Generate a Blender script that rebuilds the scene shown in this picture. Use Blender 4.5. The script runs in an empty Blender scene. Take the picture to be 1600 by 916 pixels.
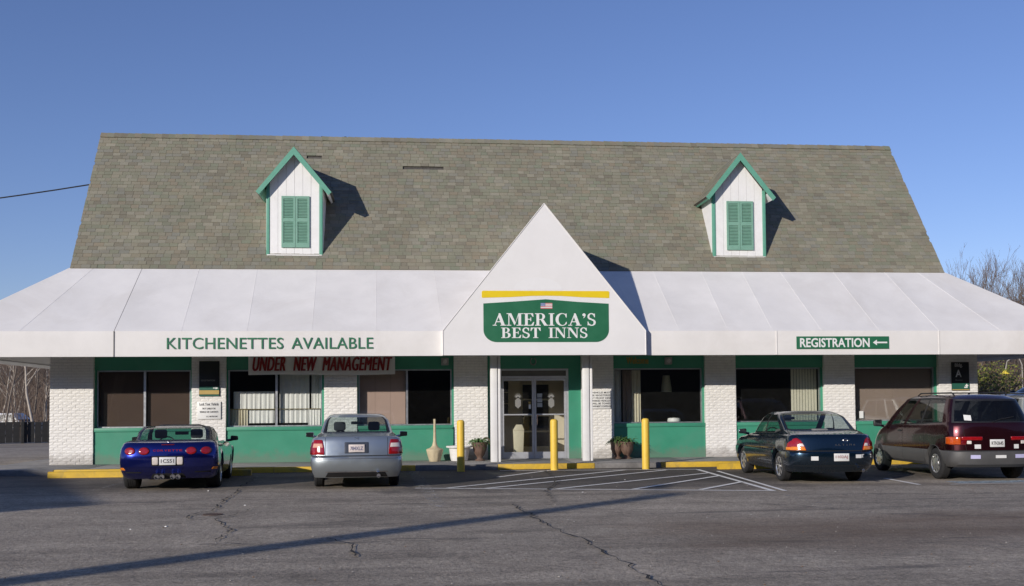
import bpy, bmesh, math, random
from math import sin, cos, pi, radians, sqrt, atan2, tan
from mathutils import Vector, Matrix
from mathutils.bvhtree import BVHTree

S = bpy.context.scene
COL = S.collection

# ------------------------------------------------------------------ camera, sky, sun, exposure
cam_d = bpy.data.cameras.new('camera'); cam = bpy.data.objects.new('camera', cam_d); COL.objects.link(cam)
_f = Vector((0.0977, 0.9945, 0.0387)).normalized()
_r = Vector((0.9951, -0.0975, -0.0074)); _r = (_r - _f * _r.dot(_f)).normalized(); _u = _r.cross(_f)
M = Matrix((( _r.x, _u.x, -_f.x, -3.427), (_r.y, _u.y, -_f.y, -28.737), (_r.z, _u.z, -_f.z, 1.63), (0, 0, 0, 1)))
cam.matrix_world = M
cam_d.sensor_width = 36.0; cam_d.lens = 36.0 * 1655 / 1600
cam_d.shift_y = (567.58 - 458) / 1600
cam_d.clip_end = 4000; cam_d.clip_start = 0.1
S.camera = cam
S.render.resolution_x = 1024; S.render.resolution_y = 586

SUN_AZ, SUN_EL = radians(43.0), radians(17.2)      # travel azimuth from +Y towards +X, elevation
sun_to = Vector((-sin(SUN_AZ) * cos(SUN_EL), -cos(SUN_AZ) * cos(SUN_EL), sin(SUN_EL)))
world = bpy.data.worlds.new('World'); S.world = world; world.use_nodes = True
wt = world.node_tree; wt.nodes.clear()
wo = wt.nodes.new('ShaderNodeOutputWorld'); wb = wt.nodes.new('ShaderNodeBackground'); sky = wt.nodes.new('ShaderNodeTexSky')
sky.sky_type = 'NISHITA'; sky.sun_disc = False
sky.sun_elevation = SUN_EL; sky.sun_rotation = atan2(sun_to.x, sun_to.y)
sky.air_density = 1.0; sky.dust_density = 0.1; sky.ozone_density = 3.0; sky.altitude = 200
wb.inputs['Strength'].default_value = 0.088
tn = wt.nodes.new('ShaderNodeMix'); tn.data_type = 'RGBA'; tn.blend_type = 'MULTIPLY'; tn.inputs[0].default_value = 1.0; tn.inputs[7].default_value = (1.10, 1.05, 1.36, 1)   # white balance of the clear winter sky
wt.links.new(sky.outputs[0], tn.inputs[6]); wt.links.new(tn.outputs[2], wb.inputs[0]); wt.links.new(wb.outputs[0], wo.inputs[0])
sl = bpy.data.lights.new('sun', 'SUN'); so = bpy.data.objects.new('sun', sl); COL.objects.link(so)
sl.energy = 3.9; sl.angle = radians(0.53); sl.color = (1.0, 0.93, 0.84)
so.rotation_euler = (-sun_to).to_track_quat('-Z', 'Y').to_euler()
S.view_settings.view_transform = 'Standard'; S.view_settings.look = 'None'
S.view_settings.exposure = 0.0; S.view_settings.gamma = 1.0
S.render.engine = 'CYCLES'
S.cycles.max_bounces = 8; S.cycles.transparent_max_bounces = 16
S.cycles.caustics_reflective = False; S.cycles.caustics_refractive = False
S.cycles.use_denoising = True

# ------------------------------------------------------------------ materials
MATS = {}
def nodes(m):
    m.use_nodes = True; t = m.node_tree; t.nodes.clear()
    o = t.nodes.new('ShaderNodeOutputMaterial'); b = t.nodes.new('ShaderNodeBsdfPrincipled')
    t.links.new(b.outputs[0], o.inputs[0]); return t, b, o
def nd(t, kind, **kw):
    n = t.nodes.new(kind)
    for k, v in kw.items():
        if k.startswith('i_'):
            key = k[2:]; key = int(key) if key.isdigit() else key
            n.inputs[key].default_value = v
        else: setattr(n, k, v)
    return n
def mix_rgb(t, fac, a, b, mode='MIX'):
    n = t.nodes.new('ShaderNodeMix'); n.data_type = 'RGBA'; n.blend_type = mode; n.clamp_factor = True
    for i, v in ((0, fac), (6, a), (7, b)):
        if hasattr(v, 'is_linked') or isinstance(v, bpy.types.NodeSocket): t.links.new(v, n.inputs[i])
        else: n.inputs[i].default_value = v if i == 0 else (v[0], v[1], v[2], 1)
    return n.outputs[2]
def math_n(t, op, a, b=None, c=None, clamp=False):
    n = t.nodes.new('ShaderNodeMath'); n.operation = op; n.use_clamp = clamp
    for i, v in enumerate((a, b, c)):
        if v is None: continue
        if isinstance(v, bpy.types.NodeSocket): t.links.new(v, n.inputs[i])
        else: n.inputs[i].default_value = v
    return n.outputs[0]
def noise(t, scale, detail=4, rough=0.6, vec=None, dist=0.0):
    n = nd(t, 'ShaderNodeTexNoise'); n.inputs['Scale'].default_value = scale; n.inputs['Detail'].default_value = detail
    n.inputs['Roughness'].default_value = rough; n.inputs['Distortion'].default_value = dist
    if vec is None: vec = coord(t)
    t.links.new(vec, n.inputs['Vector']); return n.outputs[0]
def coord(t, which='Object'):
    for n in t.nodes:
        if n.type == 'TEX_COORD': return n.outputs[which]
    return t.nodes.new('ShaderNodeTexCoord').outputs[which]
def scaled(t, vec, s):
    n = t.nodes.new('ShaderNodeMapping'); n.inputs['Scale'].default_value = s; t.links.new(vec, n.inputs[0]); return n.outputs[0]
def ramp(t, fac, stops):
    n = t.nodes.new('ShaderNodeValToRGB'); e = n.color_ramp.elements
    while len(e) < len(stops): e.new(0.5)
    for el, (p, c) in zip(e, stops): el.position = p; el.color = (c[0], c[1], c[2], 1) if not isinstance(c, (int, float)) else (c, c, c, 1)
    t.links.new(fac, n.inputs[0]); return n.outputs[0]
def bump(t, b, h, strength=0.3, dist=0.01):
    n = t.nodes.new('ShaderNodeBump'); n.inputs['Strength'].default_value = strength; n.inputs['Distance'].default_value = dist
    t.links.new(h, n.inputs['Height']); t.links.new(n.outputs[0], b.inputs['Normal'])

def mat(name, col, rough=0.6, metal=0.0, var=0.12, scale=6.0, bmp=0.0, bscale=60, coat=0.0, stain=None, stain_amt=0.0, spec=0.5, vec_scale=None, foot=0.0):
    """a plain surface with uneven colour, dirt and a little relief"""
    if name in MATS: return MATS[name]
    m = bpy.data.materials.new(name); t, b, o = nodes(m)
    vec = coord(t)
    if vec_scale: vec = scaled(t, vec, vec_scale)
    n1 = noise(t, scale, 5, 0.65, vec)
    lo = tuple(max(0, c * (1 - var)) for c in col); hi = tuple(min(1, c * (1 + var)) for c in col)
    c = ramp(t, n1, [(0.3, lo), (0.7, hi)])
    if stain_amt:
        n2 = noise(t, scale * 0.35, 6, 0.7, vec, 0.6)
        f = math_n(t, 'MULTIPLY', ramp(t, n2, [(0.48, 0.0), (0.72, 1.0)]), stain_amt)
        c = mix_rgb(t, f, c, stain)
    if foot:
        g = nd(t, 'ShaderNodeNewGeometry'); sz = nd(t, 'ShaderNodeSeparateXYZ'); t.links.new(g.outputs['Position'], sz.inputs[0])
        nz = noise(t, 3.5, 6, 0.75, g.outputs['Position']); hz_ = math_n(t, 'SUBTRACT', math_n(t, 'ADD', sz.outputs[2], math_n(t, 'MULTIPLY', nz, -0.75)), -0.14)
        c = mix_rgb(t, math_n(t, 'MULTIPLY', ramp(t, hz_, [(0.0, 1.0), (0.22, 0.0)]), foot), c, (0.20, 0.175, 0.15))
        pat = noise(t, 0.55, 3, 0.6, g.outputs['Position']); c = mix_rgb(t, 1.0, c, ramp(t, pat, [(0.3, (0.95, 0.945, 0.93)), (0.7, (1.02, 1.02, 1.02))]), 'MULTIPLY')
    t.links.new(c, b.inputs['Base Color'])
    b.inputs['Roughness'].default_value = rough; b.inputs['Metallic'].default_value = metal
    b.inputs['Coat Weight'].default_value = coat; b.inputs['Coat Roughness'].default_value = 0.06
    b.inputs['Specular IOR Level'].default_value = spec
    if rough > 0.2 and not coat:
        r = ramp(t, n1, [(0.2, max(0.05, rough - 0.08)), (0.8, min(1, rough + 0.08))]); t.links.new(r, b.inputs['Roughness'])
    if bmp: bump(t, b, noise(t, bscale, 4, 0.6, vec), bmp, 0.01)
    MATS[name] = m; return m

def glass_mat(name, tint=(0.9, 0.95, 0.95), dens=0.0, refl=1.0, smear=0.02):
    if name in MATS: return MATS[name]
    m = bpy.data.materials.new(name); m.use_nodes = True; t = m.node_tree; t.nodes.clear()
    o = t.nodes.new('ShaderNodeOutputMaterial'); tr = t.nodes.new('ShaderNodeBsdfTransparent'); gl = t.nodes.new('ShaderNodeBsdfGlossy')
    tr.inputs[0].default_value = (*tint, 1); gl.inputs['Roughness'].default_value = 0.015
    fr = t.nodes.new('ShaderNodeLayerWeight'); fr.inputs[0].default_value = 0.5          # Schlick reflectance, the same from both sides
    f = math_n(t, 'MULTIPLY', math_n(t, 'ADD', math_n(t, 'MULTIPLY', math_n(t, 'POWER', fr.outputs['Facing'], 5.0), 0.96), 0.04), refl, clamp=True)
    mx = t.nodes.new('ShaderNodeMixShader'); t.links.new(f, mx.inputs[0]); t.links.new(tr.outputs[0], mx.inputs[1]); t.links.new(gl.outputs[0], mx.inputs[2])
    df = t.nodes.new('ShaderNodeBsdfDiffuse'); df.inputs[0].default_value = (0.35, 0.35, 0.33, 1)
    dust = math_n(t, 'MULTIPLY', noise(t, 5, 5, 0.7), smear)
    m2 = t.nodes.new('ShaderNodeMixShader'); t.links.new(dust, m2.inputs[0]); t.links.new(mx.outputs[0], m2.inputs[1]); t.links.new(df.outputs[0], m2.inputs[2])
    t.links.new(m2.outputs[0], o.inputs[0]); MATS[name] = m; return m

def paint_mat(name, col, metal=0.5, rough=0.32, flake=0.25):
    if name in MATS: return MATS[name]
    m = bpy.data.materials.new(name); t, b, o = nodes(m)
    n = noise(t, 900, 2, 0.5); c = mix_rgb(t, math_n(t, 'MULTIPLY', n, flake), col, tuple(min(1, x * 2.2 + 0.01) for x in col))
    d = noise(t, 3.0, 5, 0.7); dz = nd(t, 'ShaderNodeSeparateXYZ'); t.links.new(coord(t), dz.inputs[0])
    low = ramp(t, math_n(t, 'ADD', math_n(t, 'MULTIPLY', d, 0.35), dz.outputs[2]), [(0.3, 1.0), (0.75, 0.0)])
    c = mix_rgb(t, math_n(t, 'MULTIPLY', low, 0.16), c, (0.16, 0.14, 0.12))        # road film on the sills
    t.links.new(c, b.inputs['Base Color']); b.inputs['Metallic'].default_value = metal
    b.inputs['Coat Weight'].default_value = 1.0; b.inputs['Coat Roughness'].default_value = 0.05
    t.links.new(ramp(t, d, [(0.3, rough - 0.06), (0.8, rough + 0.1)]), b.inputs['Roughness'])
    MATS[name] = m; return m

def tab_mat(name, source):
    """shingle colours: one tone for each tab (island of a joined mesh, or object)"""
    m = bpy.data.materials.new(name); t, b, o = nodes(m)
    if source == 'island': g = nd(t, 'ShaderNodeNewGeometry'); r = g.outputs['Random Per Island']
    else: g = nd(t, 'ShaderNodeObjectInfo'); r = g.outputs['Random']
    c = ramp(t, r, [(0.0, (0.195, 0.180, 0.143)), (0.18, (0.258, 0.240, 0.188)), (0.36, (0.208, 0.212, 0.161)), (0.52, (0.286, 0.268, 0.214)), (0.68, (0.222, 0.220, 0.190)), (0.82, (0.255, 0.222, 0.168)), (1.0, (0.215, 0.230, 0.175))])
    geo = nd(t, 'ShaderNodeNewGeometry')
    big = noise(t, 0.8, 5, 0.6, geo.outputs['Position']); fine = noise(t, 55, 3, 0.7, geo.outputs['Position'])
    c = mix_rgb(t, 1.0, c, ramp(t, big, [(0.25, (0.83, 0.83, 0.81)), (0.75, (1.13, 1.11, 1.05))]), 'MULTIPLY')
    c = mix_rgb(t, 1.0, c, ramp(t, fine, [(0.2, (0.78, 0.78, 0.78)), (0.8, (1.18, 1.18, 1.18))]), 'MULTIPLY')
    t.links.new(c, b.inputs['Base Color']); b.inputs['Roughness'].default_value = 0.92; b.inputs['Specular IOR Level'].default_value = 0.2
    bump(t, b, fine, 0.35, 0.006); MATS[name] = m; return m

WHITE_BRICK = mat('white_painted_brick', (0.86, 0.84, 0.805), 0.62, var=0.05, scale=9, bmp=0.32, bscale=40, stain=(0.52, 0.49, 0.45), stain_amt=0.30, foot=0.55)
MORTAR = mat('painted_mortar', (0.66, 0.65, 0.63), 0.8, var=0.1, scale=20, bmp=0.4)
GREEN = mat('green_wall_paint', (0.048, 0.285, 0.178), 0.5, var=0.06, scale=2.0, bmp=0.08, bscale=25, stain=(0.085, 0.29, 0.20), stain_amt=0.6, foot=0.45)
SHUTTER_GREEN = mat('faded_shutter_paint', (0.185, 0.365, 0.275), 0.6, var=0.08, scale=7, bmp=0.1, bscale=40, stain=(0.26, 0.42, 0.34), stain_amt=0.4)
TRIM_GREEN = mat('green_trim_paint', (0.125, 0.355, 0.255), 0.5, var=0.07, scale=7, bmp=0.1, bscale=40, stain=(0.15, 0.38, 0.28), stain_amt=0.35)
WHITE = mat('white_wood_paint', (0.83, 0.82, 0.80), 0.5, var=0.03, scale=5, bmp=0.12, bscale=40, stain=(0.6, 0.58, 0.54), stain_amt=0.25)
FABRIC = mat('white_awning_fabric', (0.80, 0.775, 0.745), 0.6, var=0.05, scale=1.1, bmp=0.22, bscale=2.6, stain=(0.67, 0.635, 0.595), stain_amt=0.6, spec=0.35)
SEAM = mat('awning_seam_tape', (0.74, 0.725, 0.71), 0.6, var=0.1, scale=9)
SEAM_DARK = mat('awning_open_seam', (0.22, 0.21, 0.20), 0.7, var=0.2, scale=9)
ALU = mat('brushed_aluminium', (0.56, 0.57, 0.58), 0.38, 0.85, var=0.1, scale=12)
DOOR_ALU = mat('door_aluminium', (0.62, 0.63, 0.66), 0.4, 0.55, var=0.06, scale=9)
DARK = mat('dark_gap', (0.012, 0.012, 0.012), 0.9, var=0.2)
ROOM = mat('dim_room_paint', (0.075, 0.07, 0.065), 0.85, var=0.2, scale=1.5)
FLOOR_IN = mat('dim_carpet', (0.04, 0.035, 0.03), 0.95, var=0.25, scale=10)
UNDERLAY = mat('roof_felt', (0.085, 0.078, 0.068), 0.95, var=0.3, scale=12)
SIGN_GREEN = mat('sign_green', (0.022, 0.145, 0.070), 0.42, var=0.08, scale=2.2, stain=(0.045, 0.19, 0.10), stain_amt=0.6)
SIGN_YELLOW = mat('sign_yellow', (0.83, 0.60, 0.012), 0.45, var=0.04, scale=3)
SIGN_WHITE = mat('sign_white', (0.82, 0.82, 0.80), 0.45, var=0.03, scale=6)
SIGN_BLACK = mat('sign_black', (0.012, 0.014, 0.016), 0.4, var=0.2, scale=6)
SIGN_TEAL = mat('sign_teal_band', (0.025, 0.12, 0.085), 0.45, var=0.1, scale=6)
SIGN_TAN = mat('sign_tan_band', (0.50, 0.36, 0.12), 0.5, var=0.06, scale=6)
RED_LETTER = mat('banner_red', (0.27, 0.014, 0.016), 0.6, var=0.12, scale=9)
BANNER = mat('banner_vinyl', (0.84, 0.83, 0.80), 0.55, var=0.05, scale=3, bmp=0.1, bscale=8)
INK = mat('sign_ink', (0.06, 0.06, 0.065), 0.6, var=0.2)
GOLD = mat('gold_lettering', (0.36, 0.24, 0.045), 0.45, 0.2, var=0.15)
CONCRETE = mat('sidewalk_concrete', (0.30, 0.285, 0.265), 0.9, var=0.16, scale=3.2, bmp=0.3, bscale=70, stain=(0.15, 0.14, 0.13), stain_amt=0.7)
KERB_GREY = mat('kerb_concrete', (0.21, 0.20, 0.19), 0.9, var=0.2, scale=5, bmp=0.3, bscale=60, stain=(0.08, 0.075, 0.07), stain_amt=0.7)
KERB_YELLOW = mat('kerb_yellow_paint', (0.66, 0.42, 0.035), 0.65, var=0.12, scale=5, bmp=0.25, bscale=50, stain=(0.22, 0.17, 0.09), stain_amt=0.75)
POST_YELLOW = mat('bollard_yellow_paint', (0.80, 0.53, 0.065), 0.5, var=0.07, scale=4, bmp=0.12, bscale=30, stain=(0.52, 0.35, 0.09), stain_amt=0.5)
TYRE = mat('tyre_rubber', (0.017, 0.017, 0.018), 0.85, var=0.3, scale=14, bmp=0.3, bscale=60)
RIM = mat('alloy_rim', (0.62, 0.62, 0.63), 0.3, 0.85, var=0.08, scale=20)
RIM_DARK = mat('brake_shadow', (0.02, 0.02, 0.022), 0.7, 0.3, var=0.3)
BLACK_PLASTIC = mat('black_plastic', (0.016, 0.016, 0.017), 0.45, var=0.2, scale=20)
UNDERBODY = mat('underbody', (0.012, 0.012, 0.012), 0.9, var=0.3)
SEAT = mat('seat_cloth', (0.055, 0.055, 0.065), 0.9, var=0.2, scale=20)
SEAT_GREY = mat('seat_grey_cloth', (0.22, 0.21, 0.20), 0.9, var=0.15, scale=20)
MIRROR = mat('mirror_glass', (0.10, 0.11, 0.12), 0.12, 0.9, var=0.05)
CHROME = mat('chrome', (0.75, 0.75, 0.76), 0.12, 1.0, var=0.03)
PLATE = mat('plate_white', (0.72, 0.72, 0.70), 0.35, var=0.06, scale=12)
LENS_RED = mat('red_lamp_lens', (0.30, 0.006, 0.008), 0.12, var=0.25, scale=30, coat=1.0)
LENS_DKRED = mat('dark_red_lamp_lens', (0.13, 0.004, 0.006), 0.12, var=0.25, scale=30, coat=1.0)
LENS_AMBER = mat('amber_lamp_lens', (0.75, 0.22, 0.01), 0.12, var=0.2, scale=30, coat=1.0)
LENS_ORANGE = mat('orange_lamp_lens', (0.50, 0.075, 0.008), 0.12, var=0.25, scale=30, coat=1.0)
LENS_CLEAR = mat('clear_lamp_lens', (0.75, 0.68, 0.62), 0.1, var=0.1, scale=30, coat=1.0)
LENS_SALMON = mat('pale_lamp_lens', (0.70, 0.36, 0.25), 0.12, var=0.15, scale=30, coat=1.0)
WINDOW_GLASS = glass_mat('window_glass', (0.965, 0.975, 0.97), refl=1.1, smear=0.02)
TINT_GLASS = glass_mat('tinted_window_glass', (0.20, 0.20, 0.20), refl=1.7, smear=0.02)
CAR_GLASS = glass_mat('car_glass', (0.66, 0.73, 0.72), refl=1.0, smear=0.03)
CAR_MID_GLASS = glass_mat('car_smoked_glass', (0.42, 0.44, 0.43), refl=1.2, smear=0.02)
CAR_DARK_GLASS = glass_mat('car_tinted_glass', (0.07, 0.075, 0.085), refl=1.0, smear=0.02)
CAR_BLUE_GLASS = glass_mat('car_sunband_glass', (0.10, 0.13, 0.32), refl=1.0, smear=0.02)
BLIND_BROWN = mat('brown_blind', (0.085, 0.050, 0.036), 0.8, var=0.1, scale=5)
BLIND_PINK = mat('beige_blind', (0.50, 0.35, 0.295), 0.8, var=0.05, scale=2)
BLIND_TAUPE = mat('taupe_blind', (0.30, 0.225, 0.185), 0.8, var=0.06, scale=2)
BLIND_CREAM = mat('cream_blind', (0.80, 0.76, 0.60), 0.75, var=0.06, scale=5)
CURTAIN = mat('white_curtain', (0.86, 0.85, 0.82), 0.9, var=0.05, scale=12)
CURTAIN_CREAM = mat('cream_curtain', (0.66, 0.60, 0.46), 0.9, var=0.08, scale=12)
CREAM_PLASTIC = mat('cream_plastic', (0.66, 0.60, 0.44), 0.5, var=0.06, scale=8)
BEIGE_WALL = mat('vestibule_beige', (0.72, 0.64, 0.50), 0.8, var=0.06, scale=3)
ASHTRAY = mat('beige_ash_stand', (0.56, 0.47, 0.31), 0.65, var=0.12, scale=8, bmp=0.15, stain=(0.34, 0.27, 0.17), stain_amt=0.6)
TUB = mat('white_tub_plastic', (0.76, 0.74, 0.71), 0.55, var=0.06, scale=7, stain=(0.5, 0.46, 0.4), stain_amt=0.5)
URN = mat('brown_urn', (0.135, 0.082, 0.06), 0.6, var=0.25, scale=7, bmp=0.2, stain=(0.24, 0.17, 0.13), stain_amt=0.6)
SOIL = mat('pot_soil', (0.03, 0.022, 0.016), 0.95, var=0.3, scale=20)
LEAF = mat('pot_plant_leaf', (0.075, 0.155, 0.045), 0.6, var=0.45, scale=9)
WIRE = mat('black_cable', (0.012, 0.012, 0.013), 0.6, var=0.2)
WOOD_POLE = mat('weathered_pole_wood', (0.14, 0.10, 0.07), 0.9, var=0.25, scale=5, bmp=0.3)
FENCE = mat('dark_fence_wood', (0.030, 0.030, 0.030), 0.85, var=0.35, scale=5, bmp=0.3, bscale=30)
BARK = mat('grey_bark', (0.20, 0.165, 0.135), 0.95, var=0.35, scale=4, bmp=0.4, bscale=15)
BARK_PALE = mat('pale_bark', (0.42, 0.37, 0.31), 0.95, var=0.25, scale=4, bmp=0.4, bscale=15)
TWIG = mat('brown_twigs', (0.135, 0.098, 0.075), 0.95, var=0.35, scale=2)
SHRUB = mat('olive_shrub_leaf', (0.17, 0.185, 0.030), 0.7, var=0.5, scale=1.6)
SHRUB_BROWN = mat('brown_shrub_leaf', (0.115, 0.075, 0.042), 0.8, var=0.45, scale=1.6)
EVERGREEN = mat('evergreen_needles', (0.03, 0.055, 0.022), 0.8, var=0.4, scale=1.5)
LITTER = mat('leaf_litter_ground', (0.075, 0.05, 0.034), 0.98, var=0.45, scale=0.8, bmp=0.6, bscale=3, stain=(0.045, 0.045, 0.02), stain_amt=0.8)
TAB = tab_mat('roof_shingle_tabs', 'island'); TAB_ONE = tab_mat('roof_shingle_tab', 'object')

def ground_material():
    m = bpy.data.materials.new('worn_asphalt'); t, b, o = nodes(m); v = coord(t)
    fine = noise(t, 30, 4, 0.8, v); mid = noise(t, 9, 4, 0.75, v); agg = nd(t, 'ShaderNodeTexVoronoi'); agg.inputs['Scale'].default_value = 22; t.links.new(v, agg.inputs['Vector'])
    med = noise(t, 1.1, 6, 0.65, v, 0.4); big = noise(t, 0.16, 4, 0.55, v)
    str_ = noise(t, 1.0, 5, 0.65, scaled(t, v, (0.12, 0.75, 1)), 0.3)
    c = ramp(t, med, [(0.22, (0.268, 0.227, 0.178)), (0.5, (0.388, 0.333, 0.264)), (0.78, (0.484, 0.416, 0.331))])
    c = mix_rgb(t, 1.0, c, ramp(t, big, [(0.3, (0.86, 0.86, 0.86)), (0.7, (1.12, 1.11, 1.10))]), 'MULTIPLY')
    c = mix_rgb(t, 1.0, c, ramp(t, str_, [(0.30, (0.62, 0.62, 0.62)), (0.52, (1.0, 1.0, 1.0)), (0.8, (1.20, 1.19, 1.17))]), 'MULTIPLY')
    c = mix_rgb(t, 1.0, c, ramp(t, mid, [(0.30, (0.62, 0.62, 0.62)), (0.5, (1.0, 1.0, 1.0)), (0.70, (1.30, 1.29, 1.27))]), 'MULTIPLY')
    c = mix_rgb(t, 1.0, c, ramp(t, fine, [(0.30, (0.45, 0.45, 0.45)), (0.5, (0.98, 0.98, 0.98)), (0.70, (1.6, 1.58, 1.55))]), 'MULTIPLY')
    stone = math_n(t, 'MULTIPLY', ramp(t, nd_out(t, agg), [(0.0, 1.0), (0.16, 0.0)]), 0.6)
    c = mix_rgb(t, stone, c, (0.50, 0.47, 0.44))
    sep = nd(t, 'ShaderNodeSeparateXYZ'); t.links.new(v, sep.inputs[0]); X, Y = sep.outputs[0], sep.outputs[1]
    wob = math_n(t, 'MULTIPLY', math_n(t, 'SUBTRACT', noise(t, 0.9, 5, 0.7, v), 0.5), 3.0)
    def box(x0, x1, y0, y1, soft):
        def edge(s, lo, hi):
            a = math_n(t, 'DIVIDE', math_n(t, 'SUBTRACT', math_n(t, 'ADD', s, wob), lo), soft, clamp=True)
            b_ = math_n(t, 'DIVIDE', math_n(t, 'SUBTRACT', hi, math_n(t, 'ADD', s, wob)), soft, clamp=True)
            return math_n(t, 'MULTIPLY', a, b_)
        return math_n(t, 'MULTIPLY', edge(X, x0, x1), edge(Y, y0, y1))
    # the resealed, darker asphalt in front of the entrance and under the parked cars
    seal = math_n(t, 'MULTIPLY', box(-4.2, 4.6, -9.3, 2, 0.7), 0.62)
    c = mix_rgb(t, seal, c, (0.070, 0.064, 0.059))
    oil_shade = math_n(t, 'MULTIPLY', math_n(t, 'MULTIPLY', box(-16, 16, -8.2, 2, 1.6), ramp(t, noise(t, 0.55, 5, 0.65, v), [(0.25, 0.35), (0.60, 1.0)])), 0.80)  # oil staining, also strengthened to paint in shade over the left bays
    c = mix_rgb(t, oil_shade, c, (0.060, 0.054, 0.050))
    # brown run-off stains crossing the lot on the right, and oil streaks
    rust = math_n(t, 'MULTIPLY', math_n(t, 'MULTIPLY', box(-1.2, 15, -18.0, -13.2, 1.8), ramp(t, noise(t, 0.5, 5, 0.65, scaled(t, v, (0.30, 1.1, 1))), [(0.30, 0.15), (0.60, 1.0)])), 0.85)
    c = mix_rgb(t, rust, c, (0.185, 0.128, 0.086))
    streak = math_n(t, 'MULTIPLY', ramp(t, noise(t, 0.8, 6, 0.7, scaled(t, v, (0.28, 1.3, 1)), 0.5), [(0.56, 0.0), (0.70, 1.0)]), 0.65)
    c = mix_rgb(t, streak, c, (0.085, 0.075, 0.068))
    t.links.new(c, b.inputs['Base Color'])
    t.links.new(ramp(t, med, [(0.2, 0.78), (0.8, 0.95)]), b.inputs['Roughness']); b.inputs['Specular IOR Level'].default_value = 0.25
    h = math_n(t, 'ADD', math_n(t, 'MULTIPLY', mid, 1.4), fine); bump(t, b, h, 0.7, 0.02)
    return m
def nd_out(t, n): return n.outputs['Distance']
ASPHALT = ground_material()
CRACK = mat('crack_filler', (0.022, 0.020, 0.019), 0.95, var=0.3, scale=9)
def marking_material(name, col, wear):
    m = bpy.data.materials.new(name); t, b, o = nodes(m); v = coord(t)
    n = noise(t, 7, 6, 0.75, v, 0.5); n2 = noise(t, 60, 3, 0.7, v)
    f = math_n(t, 'ADD', math_n(t, 'MULTIPLY', n, 0.75), math_n(t, 'MULTIPLY', n2, 0.25))
    tr = t.nodes.new('ShaderNodeBsdfTransparent'); mx = t.nodes.new('ShaderNodeMixShader')
    t.links.new(ramp(t, f, [(wear - 0.07, 0.0), (wear + 0.10, 1.0)]), mx.inputs[0])
    b.inputs['Base Color'].default_value = (*col, 1); b.inputs['Roughness'].default_value = 0.85
    t.links.new(tr.outputs[0], mx.inputs[1]); t.links.new(b.outputs[0], mx.inputs[2]); t.links.new(mx.outputs[0], o.inputs[0])
    return m
LINE = marking_material('worn_white_line', (0.86, 0.83, 0.76), 0.36)
LINE_FAINT = marking_material('faded_white_line', (0.56, 0.54, 0.50), 0.57)
LINE_BLUE = marking_material('faded_blue_marking', (0.42, 0.50, 0.54), 0.45)

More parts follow.
